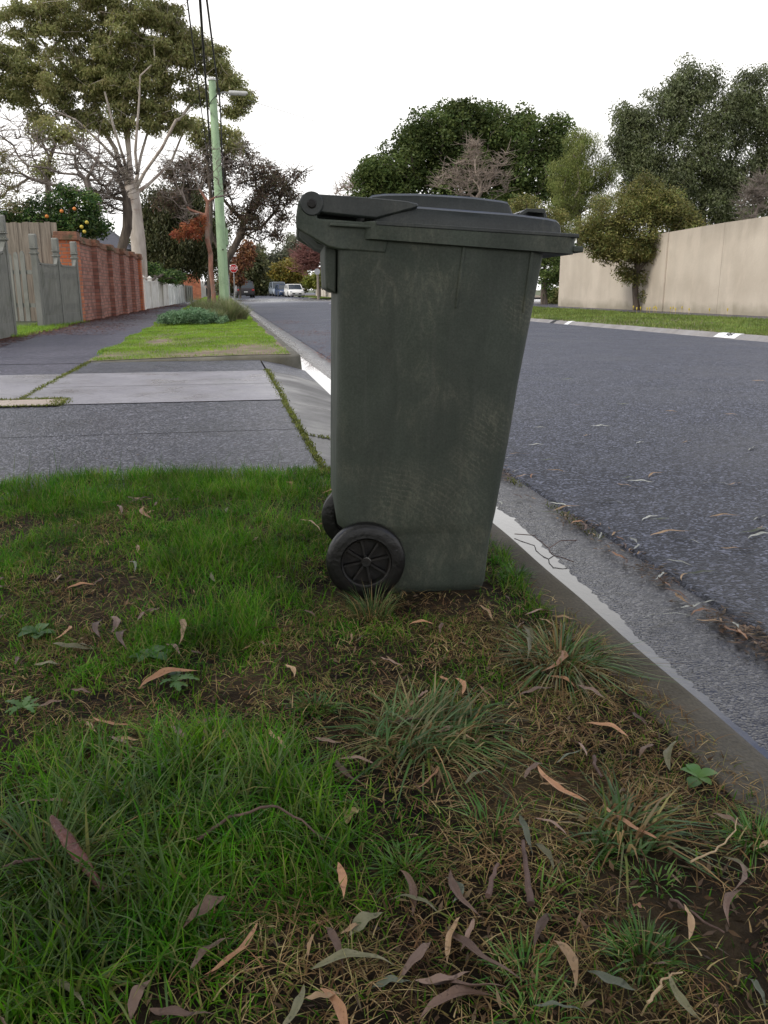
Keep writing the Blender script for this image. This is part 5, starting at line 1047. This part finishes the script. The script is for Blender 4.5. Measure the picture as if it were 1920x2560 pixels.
# ================================================================== BEYOND VERGE, FAR VERGE
rs = np.random.default_rng(9)
def field(name, label, n, xf, y0, y1, h, w_, mat, zf, mask=None, pw=1.5):
    Y = y0+(y1-y0)*rs.random(n)**pw; X = xf(rs.random(n), Y)
    if mask is not None: k = mask(X, Y); X, Y = X[k], Y[k]
    m_ = len(X); o = blades(name, np.stack([X, Y, zf(X, Y)-.004], 1), h*(.5+rs.random(m_))*(1+.02*(Y-y0)), w_*(.6+.8*rs.random(m_))*(1+.05*(Y-y0)), .2+.8*rs.random(m_), mat, rs=rs); tag(o, label, 'grass', kind='stuff'); return o
BB = patches([(395, 858, 45, 9, 1.2), (640, 885, 60, 14, 1.3), (500, 893, 160, 8, 1.2), (280, 893, 60, 6, .9), (690, 870, 20, 10, .4)])
def mb_(X, Y):
    edge = np.clip((Y-9.56)/.28, 0, 1); d = dens(X, Y, BB); return (rs.random(len(X)) < np.clip((1-1.05*d)*(.25+.75*edge)+.04, 0.02, 1)*np.clip(.75+.5*vn(X, Y, 4, 3), .3, 1)) & (X < .74)
field('verge_lawn', 'bright yellow green mown lawn on the verge past the driveway', 120000, lambda r_, Y: -1.46+.05*np.sin(Y*2.1)+2.2*r_, 9.56, 22, .026, .0042, M['gr_far'], vbz, mb_, 1.4)
field('verge_lawn_beyond', 'grass on the verge farther along the street', 24000, lambda r_, Y: -1.45+2.2*r_, 21, 92, .05, .012, M['gr_far'], vbz, None, 1.4)
field('far_verge_lawn', 'green grass strip below the beige wall across the road', 110000, lambda r_, Y: RK(Y)+.34+(13.5-RK(Y)-.34)*r_, 10, 48.2, .05, .010, M['gr_right'], lambda X, Y: .0+.02*vn(X, Y, .8, 5), lambda X, Y: rs.random(len(X)) < np.clip(.75+.6*vn(X, Y, .9, 6), .2, 1), 1.5)
field('distant_verge_lawn', 'grass strip across the intersection', 9000, lambda r_, Y: 8.4+5*r_, 76, 100, .06, .03, M['gr_right'], lambda X, Y: .01+0*X)
field('fence_foot_grass', 'grass growing along the foot of the grey fences', 9000, lambda r_, Y: BX(Y)-.75+.95*r_**1.1, 14.6, 21.6, .06, .006, M['gr_far'], lambda X, Y: .005+0*X, lambda X, Y: rs.random(len(X)) < np.clip(.5+.9*vn(X, Y, 2, 8)+np.where((Y > 15.1) & (Y < 18.7), .5, 0)-(X > BX(Y)+.08)*.45, .03, 1))
# yellow flowers under the round tree
b = MB()
for k in range(20):
    u = random.choice([random.uniform(1580, 1640), random.uniform(1600, 1850)]); c = g(u, random.uniform(779, 790)); s = .022
    b.tube([c, c+Vector((0, 0, .14))], .003, 4); b.loft([[c+Vector((s*ww*math.cos(a), s*ww*math.sin(a), .13+z)) for a in (0, 1.05, 2.1, 3.14, 4.2, 5.24)] for ww, z in ((.3, 0), (1, .05), (.9, .09))])
tag(b.build('wildflowers', M['lemon']), 'scattered small yellow flowers in the grass under the round tree', 'flowers', kind='stuff')
# moss along joints
def mossline(pts, n, w_, rs_=rs):
    Q = []
    for (a, c) in zip(pts[:-1], pts[1:]):
        k = int(n*(Vector(a)-Vector(c)).length); t = rs_.random(k)[:, None]; Q.append(np.array(a)*(1-t)+np.array(c)*t+np.stack([rs_.normal(size=k)*w_, rs_.normal(size=k)*w_, 0*t[:, 0]], 1))
    return np.concatenate(Q)
Q = np.concatenate([mossline([(.40, 3.5, .002), (.40, 5.9, .002)], 800, .010), mossline([(.402, 5.9, .002), (.402, 8.3, .002)], 500, .018), mossline([(.41, 4.44, 0), (.60, 4.44, -.035), (.87, 4.44, -.115)], 500, .012), mossline([(-1.41, 5.9, .003), (-1.41, 9.5, .003)], 420, .016), mossline([(-1.10, 5.84, .01), (-1.12, 6.2, .01), (-2.3, 6.2, .01)], 1300, .03), mossline([(.4, 3.45, 0), (.52, 3.55, 0)], 1500, .04), mossline([(-2.2, 5.84, .01), (-1.1, 5.84, .01)], 500, .012)])
tag(blades('joint_moss', Q, .008+.014*rs.random(len(Q)), .004+.006*rs.random(len(Q)), .3+.8*rs.random(len(Q)), M['moss'], rs=rs), 'yellow green moss in the driveway joints', 'moss', kind='stuff')
Q = mossline([(1.275, .9, -.10), (1.275, 3.9, -.10)], 260, .012); k = vn(Q[:, 0]*0, Q[:, 1], 5, 3) > .1; Q = Q[k]
tag(blades('gutter_moss', Q, .010+.02*rs.random(len(Q)), .003+.003*rs.random(len(Q)), .5+.8*rs.random(len(Q)), M['moss'], rs=rs), 'small green sprouts in the seam of the road edge', 'moss', kind='stuff')
# litter on footpath, in the gutter seam and on the road
def litter(name, label, P_, L_, W_, mat, parent=None):
    o = leaves(name, P_, .004, 1, L_, W_, mat, parent, 0, .3, rs); me = o.data; co = np.zeros(len(me.vertices)*3, np.float32); me.vertices.foreach_get('co', co); co = co.reshape(-1, 4, 3); c = co[:, :1, 2:3]
    co[:, :, 2:3] = c+(co[:, :, 2:3]-c)*.12; me.vertices.foreach_set('co', co.ravel()); tag(o, label, 'leaf litter', kind='stuff'); return o
n = 26000; Y = 12+34*rs.random(n)**1.3; t = rs.random(n); X = BX(Y)+.02+(1.5*t**1.8); k = rs.random(n) < np.clip(1.1-t*1.0+.5*vn(X, Y, 1.1, 4), .02, 1); k &= (Y > 15) | (t < .5)
litter('path_litter', 'brown fallen leaf litter drifted along the footpath by the fences', np.stack([X, Y, 0*X+.018], 1)[k], .07, .03, M['litter'])
n = 4200; Y = .8+3.4*rs.random(n); X = 1.268+.026*rs.normal(size=n); k = rs.random(n) < np.clip(.3+1.0*vn(0*X, Y, 7, 9), .04, 1)
litter('gutter_litter', 'brown leaf scraps caught along the asphalt edge', np.stack([X, Y, gz(X, Y)+.012], 1)[k], .034, .009, M['debris'])
n = 5200; Y = 10+14*rs.random(n)**1.1; X = 1.25+np.abs(rs.normal(size=n))*.42*np.clip((Y-8)/5, .4, 1.4); k = rs.random(n) < np.clip(.15+1.1*vn(X*1.4, Y*.5, 2.2, 14)+.6*np.exp(-((Y-14)/2.2)**2), .0, 1)
litter('road_litter', 'reddish leaf litter drifts on the road near the far gutter', np.stack([X, Y, np.interp(X, [1, 1.3, 2.5], [-.1, -.09, -.055])], 1)[k], .06, .016, M['litter_red'])
n = 900; X = -1.5+2.3*rs.random(n); Y = 3.7+5.6*rs.random(n); Zz = .01+np.minimum(0, ap(X, Y))*(X > .41)
litter('driveway_litter', 'tiny leaf scraps and twigs scattered over the driveway', np.stack([X, Y, Zz+.004], 1), .02, .005, M['debris'])
# verge planting
rs = np.random.default_rng(19)
sh = empty('silver_shrub'); tag(sh, 'low silvery green ground shrub on the verge under the street tree', 'shrub')
C = []
for k in range(260):
    x = -1.28+1.35*rs.random(); y = 18.2+1.9*rs.random(); e = 1-((x+.6)/.75)**2*.8; C.append((x, y, .08+.22*max(.1, e)*rs.random()))
leaves('foliage', np.array(C), .09, 60, .06, .018, M['lf_silver'], sh, -.35, .8, rs)
MB().tube([(-.6, 19, 0), (-.6, 19, .15)], .02, 6).build('stem', M['bark_dark'], sh)
for i, (x, y, nn, hh, ll, lab) in enumerate(((-.25, 21.2, 900, .52, .75, 'feathery green tall grass clump between shrub and street tree'), (.18, 19.6, 1100, .55, .8, 'largest tall grass clump nearest the kerb in front of the green pole'), (-.1, 19.0, 500, .36, .8, 'lower dark grass clump beside the silvery shrub'), (-.55, 22.5, 700, .55, .6, 'pale seed headed grass clump left of the street tree'), (.45, 20.6, 700, .4, .9, 'drooping grass clump overhanging the kerb lawn'), (.1, 23.6, 800, .55, .7, 'tall grass clump right at the foot of the green pole'))):
    r2 = np.random.default_rng(60+i); a = r2.random(nn)*2*math.pi; q = r2.random(nn)**.7*.13; root = empty('tall_grass_clump', (x, y, .05)); tag(root, lab, 'grass clump', 'tall grass clumps on the planted verge')
    blades('blades', np.stack([q*np.cos(a), q*np.sin(a), 0*a], 1), hh*(.6+.5*r2.random(nn)), .006+.006*r2.random(nn), ll*(.15+.9*r2.random(nn)), M['lf_tallgrass'], root, r2, a)

# ================================================================== FALLEN LEAVES AND STICKS
def flm(name, c1, c2, rough=.5):
    m, n, p, o = new_mat(name); oi = N(n, 'ShaderNodeObjectInfo'); v = pos(n, (1, 1, 1), False)
    c = ramp(n, noise(n, v, 38, 4), [(.3, c1), (.7, c2)])
    c = mix(n, maprange(n, noise(n, v, 120, 3), .58, .7, 0, .7), c, tuple(x*.35 for x in c1))
    hs = N(n, 'ShaderNodeHueSaturation'); n.links.new(c, hs.inputs['Color']); n.links.new(maprange(n, oi.outputs['Random'], 0, 1, .65, 1.25), hs.inputs['Value'])
    n.links.new(hs.outputs[0], p.inputs['Base Color']); p.inputs['Roughness'].default_value = rough; p.inputs['Specular IOR Level'].default_value = .25
    bump(n, p, noise(n, pos(n, (1, 4, 1), False), 90, 3), .4, .002); return m
LM = dict(tan=flm('tan_leaf', (.30, .19, .10), (.46, .32, .19)), pink=flm('pinkish_brown_leaf', (.20, .13, .095), (.33, .23, .175)), orange=flm('orange_leaf', (.33, .17, .09), (.44, .25, .14)), brown=flm('brown_leaf', (.09, .055, .04), (.17, .11, .08)), grey=flm('grey_green_leaf', (.11, .13, .085), (.19, .20, .14)), olive=flm('olive_leaf', (.13, .13, .07), (.22, .20, .12)), yellow=flm('yellow_leaf', (.50, .38, .16), (.62, .50, .26)), silver=flm('pale_silver_leaf', (.38, .39, .34), (.55, .55, .48)))
def leaf_mesh(L_, W_, bend, arch, fold, seed, tip=1.0):
    r2 = random.Random(seed); K = 14; b = MB(); rows = []; ph = r2.uniform(0, 6)
    for i in range(K+1):
        t = i/K; x = (t-.5)*L_; y = bend*L_*(4*t*(1-t)-.5); w_ = W_*.5*math.sin(math.pi*min(.985, t**.85*.97+.015))**1.1*(1+.10*math.sin(t*17+ph*3))*.9; tw = .5*math.sin(t*3+ph)
        z = arch*L_*4*t*(1-t)+.0015*math.sin(t*14+ph)
        rows.append([Vector((x, y+s*w_*math.cos(tw), z+abs(s)*fold*w_+s*w_*math.sin(tw)*.7)) for s in (-1, -.5, 0, .5, 1)])
    b.loft(rows, cap=False, close=False); return b
def fallen(label, p0, p1, W_, mat, bend=.06, arch=.06, seed=0, z=.022, cat='fallen leaf', group='fallen gum leaves picked out on the near verge'):
    a, c = g(*p0, z=.02), g(*p1, z=.02); d = c-a; L_ = d.length; mid = (a+c)/2; r2 = random.Random(seed)
    o = leaf_mesh(L_*.93, W_*.82, bend, arch, .35, seed).build('fallen_leaf', LM[mat], smooth=True, fix=False)
    o.location = (mid.x, mid.y, float(vz(np.array(mid.x), np.array(mid.y)))+z); o.rotation_euler = (r2.uniform(-.25, .25), r2.uniform(-.1, .1), math.atan2(d.y, d.x))
    tag(o, label, cat, group); return o
A1 = lambda x, y: (x*.5787, 1400+y*.5787); A2 = lambda x, y: (960+x*.5787, 1500+y*.5787)
LV = [('grey pink leaf pointing down right, centre of the left straw patch', A1(715, 720), A1(850, 840), .016, 'pink', .05),
      ('slender tan leaf slanting down toward the biggest tussock', A1(1145, 740), A1(1270, 850), .012, 'tan', -.08),
      ('upright tan brown curled leaf in the middle left grass', A1(790, 272), A1(785, 375), .022, 'tan', .1),
      ('small grey pink leaf touching the upright curled one', A1(712, 350), A1(785, 408), .014, 'pink', .05),
      ('short tan leaf in the straw below the near wheel', A1(1235, 450), A1(1280, 520), .014, 'tan', .1),
      ('pinkish leaf lying flat on the left straw patch', A1(430, 785), A1(585, 825), .014, 'pink', .06),
      ('orange brown short leaf standing among blades left of centre', A1(975, 735), A1(955, 812), .017, 'orange', .05),
      ('long grey brown arched leaf left of the biggest tussock', A1(1430, 855), A1(1580, 1010), .016, 'brown', -.14),
      ('bright orange oval leaf on dark grass near the bottom centre', A1(1462, 1330), A1(1488, 1482), .015, 'orange', .03),
      ('widest dull brown leaf low in the dark grass', A1(985, 1488), A1(790, 1640), .024, 'brown', .05),
      ('longest curved tan orange leaf near the bottom edge', A1(895, 1822), A1(1142, 1570), .015, 'orange', -.16),
      ('brown grey leaf left of the longest curved one', A1(810, 1800), A1(1012, 1650), .017, 'pink', .1),
      ('thin tan upright leaf at the bottom centre straw', A1(1325, 1712), A1(1362, 1598), .007, 'tan', .05),
      ('olive tan broad leaf in the upper left straw', A1(140, 442), A1(288, 440), .018, 'olive', .08),
      ('brown leaf resting on the left straw patch', A1(300, 566), A1(405, 578), .012, 'brown', .05),
      ('pinkish curled leaf leaning at the bottom left', A1(550, 2003), A1(645, 1830), .018, 'pink', .12),
      ('dark reddish brown curved leaf at the bottom edge', A1(625, 1965), A1(935, 1985), .018, 'brown', -.1),
      ('tan leaf lying on straw just right of bottom centre', A1(1315, 1932), A1(1482, 1902), .018, 'tan', -.1),
      ('broad olive grey leaf shaded at the bottom centre', A1(1500, 1615), A1(1670, 1500), .026, 'olive', .04),
      ('long grey pink leaf buried in the left green grass', A1(60, 1100), A1(335, 1078), .012, 'pink', .03),
      ('dark brown narrow leaf near the bottom centre', A1(1412, 1600), A1(1492, 1782), .013, 'brown', .05),
      ('grey green leaf standing beside the bright broad tuft', A2(578, 908), A2(642, 1092), .013, 'grey', -.04),
      ('brown green leaf parallel to the grey green one', A2(652, 1030), A2(748, 1168), .012, 'olive', .1),
      ('curved tan pink leaf at the lower right centre', A2(745, 1462), A2(850, 1680), .016, 'tan', .16),
      ('pink brown broad leaf leaning at the bottom middle', A2(55, 1650), A2(212, 1445), .017, 'pink', -.04),
      ('arched pink brown leaf across the bottom middle', A2(130, 1655), A2(392, 1588), .018, 'pink', -.14),
      ('grey brown leaf pressed flat left of the wet tuft', A2(868, 1588), A2(1095, 1692), .018, 'grey', -.06),
      ('long brown grey leaf below the green tuft and straw', A2(15, 1262), A2(252, 1318), .012, 'olive', .08),
      ('curled grey green leaf crescent in the straw', A2(285, 1180), A2(318, 1312), .018, 'grey', .25),
      ('narrow curved brown leaf on dark soil near the right edge', A2(1515, 1105), A2(1535, 1275), .010, 'pink', .25),
      ('grey green leaf at the lower right corner', A2(1565, 1595), A2(1659, 1738), .014, 'grey', .05),
      ('pinkish leaf under the kerbside tussock', A2(575, 390), A2(745, 362), .013, 'pink', .06),
      ('grey brown leaf right of the pinkish leaf, under the kerbside tussock', A2(825, 358), A2(965, 432), .015, 'pink', .05),
      ('pinkish curled leaf on the brown patch near the kerb', A2(1095, 642), A2(1192, 590), .016, 'pink', .12),
      ('long thin grey leaf right of the biggest tussock', A2(735, 680), A2(905, 618), .009, 'grey', .06),
      ('olive tan upright leaf stuck in the kerbside tussock', A2(608, 165), A2(628, 268), .012, 'olive', .08),
      ('tan leaf stuck upright in the biggest tussock', A2(75, 515), A2(160, 385), .012, 'tan', -.1),
      ('small orange tan leaf above the biggest tussock', A2(228, 322), A2(285, 355), .013, 'orange', .03),
      ('grey pink leaf right of the biggest tussock', A2(600, 755), A2(685, 685), .016, 'pink', .05),
      ('flat grey green leaf at the bottom centre edge', A2(-60, 1668), A2(132, 1648), .014, 'grey', .03),
      ('thin grey green leaf between two bottom tufts', A2(640, 1730), A2(885, 1752), .010, 'grey', .05),
      ('orange brown wood chip on the dark soil', A2(1072, 1308), A2(1135, 1338), .012, 'orange', .02),
      ('crumpled pale yellow leaf left of the biggest tussock', A1(1488, 1130), A1(1560, 1070), .028, 'yellow', .1),
      ('pale tan leaf lying at the front foot of the bin', (1195, 1510), (1235, 1548), .012, 'tan', .08),
      ('tan leaf sitting in the grass behind the far wheel', (752, 1308), (808, 1342), .014, 'tan', .06),
      ('small grey leaf in the upper left straw', (322, 1395), (340, 1425), .012, 'grey', .1)]
for i, (lab, a, c, w_, m_, bd) in enumerate(LV): fallen(lab, a, c, w_, m_, bd, .05 if i % 3 else .12, i, .010+.010*((i*7) % 3)/2 if 'grass' not in lab else .026)
# small loose leaves, copies
def scatter(protos, spots, label, group, cat='fallen leaf'):
    for i, (x, y, z, rz, s, tilt) in enumerate(spots):
        o = protos[i % len(protos)] if i < len(protos) else protos[i % len(protos)].copy()
        if i >= len(protos): col.objects.link(o)
        o.location = (x, y, z); o.rotation_euler = (tilt, tilt*.5, rz); o.scale = (s, s, s); tag(o, label, cat, group)
protos = [leaf_mesh(.055+.012*k, .010+.0015*k, (-1)**k*(.04+.02*k), .07, .4, 200+k).build('fallen_leaf', LM[m_], smooth=True, fix=False) for k, m_ in enumerate(('pink', 'tan', 'brown', 'pink', 'olive', 'brown', 'orange'))]
spots = []
while len(spots) < 150:
    x, y = random.uniform(-1.1, .76), random.uniform(.6, 3.3)**1.0
    if not in_view(np.array(x), np.array(y)) or under_bin(np.array(x), np.array(y)): continue
    pr = .10+.8*float(dens(np.array(x), np.array(y), BARE)); 
    if random.random() > pr: continue
    spots.append((x, y, float(vz(np.array(x), np.array(y)))+.014, random.uniform(0, 6.3), random.uniform(.45, 1.05), random.uniform(-.3, .3)))
scatter(protos, spots, 'small curled brown gum leaf lying loose on the near verge', 'small loose leaves on the near verge')
protos = [leaf_mesh(.085+.015*k, .010, (-1)**k*(.03+.03*k), .03, .25, 300+k).build('fallen_leaf', LM[m_], smooth=True, fix=False) for k, m_ in enumerate(('silver', 'tan', 'silver', 'grey', 'tan'))]
spots = []
for (u, v) in [(1265, 1130), (1300, 1120), (1340, 1100), (1370, 1135), (1395, 1162), (1450, 1100), (1470, 1080), (1400, 1240), (1375, 1258), (1420, 1248), (1525, 1235), (1575, 1200), (1600, 1190), (1570, 1180), (1640, 1175), (1790, 1198), (1840, 1200), (1625, 1275), (1655, 1278), (1815, 1275), (1905, 1280), (1900, 1305), (1905, 1322), (1890, 1310), (1680, 1312), (1715, 1328), (1850, 1352), (1697, 1380), (1752, 1405), (1715, 1413), (1765, 1478), (1800, 1522), (1500, 1060), (1560, 1010), (1680, 1030), (1760, 980), (1450, 1010), (1350, 1060), (1620, 960), (1830, 1040), (1880, 1120), (1720, 1100), (1600, 1100), (1420, 950), (1900, 960), (1540, 930), (1320, 1170)]:
    q = g(u, v, -.05); spots.append((q.x, q.y, float(road_z(np.array(q.x), np.array(q.y)))+.004, random.uniform(-.9, .9)+PSI*-1, random.uniform(.6, 1.3), random.uniform(-.05, .05)))
scatter(protos, spots, 'thin pale gum leaf lying flat on the asphalt road', 'gum leaves on the road')
protos = [leaf_mesh(.07+.01*k, .012, (-1)**k*.1, .05, .35, 400+k).build('fallen_leaf', LM[m_], smooth=True, fix=False) for k, m_ in enumerate(('tan', 'silver', 'orange', 'brown'))]
spots = []
for (u, v) in [(1270, 1197), (1290, 1190), (1330, 1205), (1295, 1250), (1325, 1275), (1250, 1260), (1445, 1320), (1460, 1330), (1480, 1350), (1500, 1352), (1545, 1362), (1560, 1380), (1575, 1390), (1590, 1385), (1540, 1400), (1560, 1415), (1600, 1400), (1650, 1455), (1665, 1475), (1690, 1500), (1700, 1510), (1720, 1530), (1750, 1545), (1770, 1560), (1800, 1565), (1835, 1580), (1850, 1600), (1870, 1610), (1540, 1350), (1580, 1370), (1820, 1590)]:
    q = g(u, v, -.11); spots.append((q.x, q.y, float(gz(np.array(q.x), np.array(q.y)))+.012, random.uniform(.3, 1.9), random.uniform(.55, 1.05), random.uniform(-.25, .25)))
scatter(protos, spots, 'dry gum leaf caught in the seam between gutter and asphalt', 'leaves caught along the gutter seam')
q = leaf_mesh(.15, .009, .12, .02, .3, 501).build('fallen_leaf', LM['silver'], smooth=True, fix=False); c = g(1662, 1550, -.11); q.location = (c.x, c.y, -.098); q.rotation_euler = (0, 0, R(-2)); tag(q, 'long bent pale leaf lying alone on the gutter concrete', 'fallen leaf')
# sticks
M['stick'] = basic('stick_bark', (.07, .04, .03), (.16, .095, .075), 30, .7, .4, 90); M['stick_pale'] = basic('straw_stalk', (.36, .25, .14), (.5, .37, .22), 30, .7); M['barkred'] = basic('wet_red_bark', (.055, .018, .014), (.17, .065, .05), 22, .35, .6, 90, detail=6)
def stick(label, pts, r_, mat, z=.02, cat='stick', name='fallen_stick', zs=None):
    Q = []
    for i, p_ in enumerate(pts):
        q = g(*p_); q.z = float(vz(np.array(min(q.x, .74)), np.array(q.y)))+(z if zs is None else zs[i]); Q.append(q)
    R2 = []                                   # smooth the path
    for i in range(len(Q)-1):
        for k in range(4): R2.append(Q[i].lerp(Q[i+1], k/4)+Vector((random.gauss(0, .0008), random.gauss(0, .0008), random.gauss(0, .0008))))
    R2.append(Q[-1]); n = len(R2); o = MB().tube(R2, [r_*(1-.55*i/n) for i in range(n)], 7).build(name, mat, smooth=True); tag(o, label, cat); return o
stick('thick brown twig upright in the straw at lower centre right', [A2(632, 1375), A2(615, 1250), A2(598, 1105)], .005, M['stick'])
stick('short forked looking twig left of the thick brown twig', [A2(450, 1335), A2(465, 1260), A2(490, 1200)], .004, M['stick'])
stick('curved grey twig on the soil between the tussocks', [A2(908, 708), A2(905, 750), A2(938, 805)], .0035, M['stick'])
stick('pale branched straw stalk near the bottom right', [A2(1130, 1830), A2(1180, 1760), A2(1195, 1725), A2(1280, 1695)], .0018, M['stick_pale'], .03)
stick('curved pale straw stalk arching over the dark soil', [A2(1318, 1202), A2(1420, 1160), A2(1495, 1100), A2(1515, 1030)], .0015, M['stick_pale'], .03)
stick('dark thin twig lying across the soil at right', [A2(1240, 1312), A2(1350, 1400), A2(1465, 1480)], .002, M['stick'], .012)
stick('dark arching twig crossing the lower grass', [A1(860, 1310), A1(1000, 1270), A1(1180, 1248), A1(1310, 1275), A1(1400, 1300)], .0024, M['stick'], .05, zs=[.03, .05, .06, .05, .03])
stick('dark twig half buried in the lower left grass', [A1(30, 1455), A1(100, 1425), A1(190, 1410)], .003, M['stick'], .035)
# wet bark piece
a, c = g(137, 2113, .04), g(262, 2240, .02); d = c-a; rows = []
for i in range(13):
    t = i/12; w_ = .009*math.sin(math.pi*min(.97, t*.93+.05))**.6*(1.1-.3*t); p_ = a+d*t+Vector((0, 0, .035*(1-t)+.006)); nn = Vector((-d.y, d.x, 0)).normalized()
    rows.append([p_+nn*(w_*math.cos(q))+Vector((0, 0, .8*w_*math.sin(q)+.002*math.sin(t*23+q))) for q in np.linspace(0, 2*math.pi, 10, endpoint=False)])
o = MB().loft(rows).build('bark_piece', M['barkred'], smooth=True); tag(o, 'wet reddish brown strip of bark standing in the lower left grass', 'bark')
# twig in the gutter
Q = [g(u, v, -.11)+Vector((0, 0, .0+dz)) for u, v, dz in ((1290, 1335, .0), (1330, 1345, .01), (1350, 1365, .015), (1372, 1378, .01), (1385, 1398, .012), (1400, 1400, .01), (1435, 1405, 0))]
Q = [q+Vector((random.gauss(0, .004), random.gauss(0, .004), 0)) for a_, b_ in zip(Q[:-1], Q[1:]) for q in (a_, a_.lerp(b_, .5))]+[Q[-1]]
o = MB().tube(Q, .0017, 6)  .tube([Q[6], g(1400, 1360, -.11)+Vector((0, 0, .012)), g(1450, 1350, -.11)+Vector((0, 0, .0))], .0018, 5).build('fallen_stick', M['stick'], smooth=True); tag(o, 'bent brown twig lying in the gutter water', 'stick')
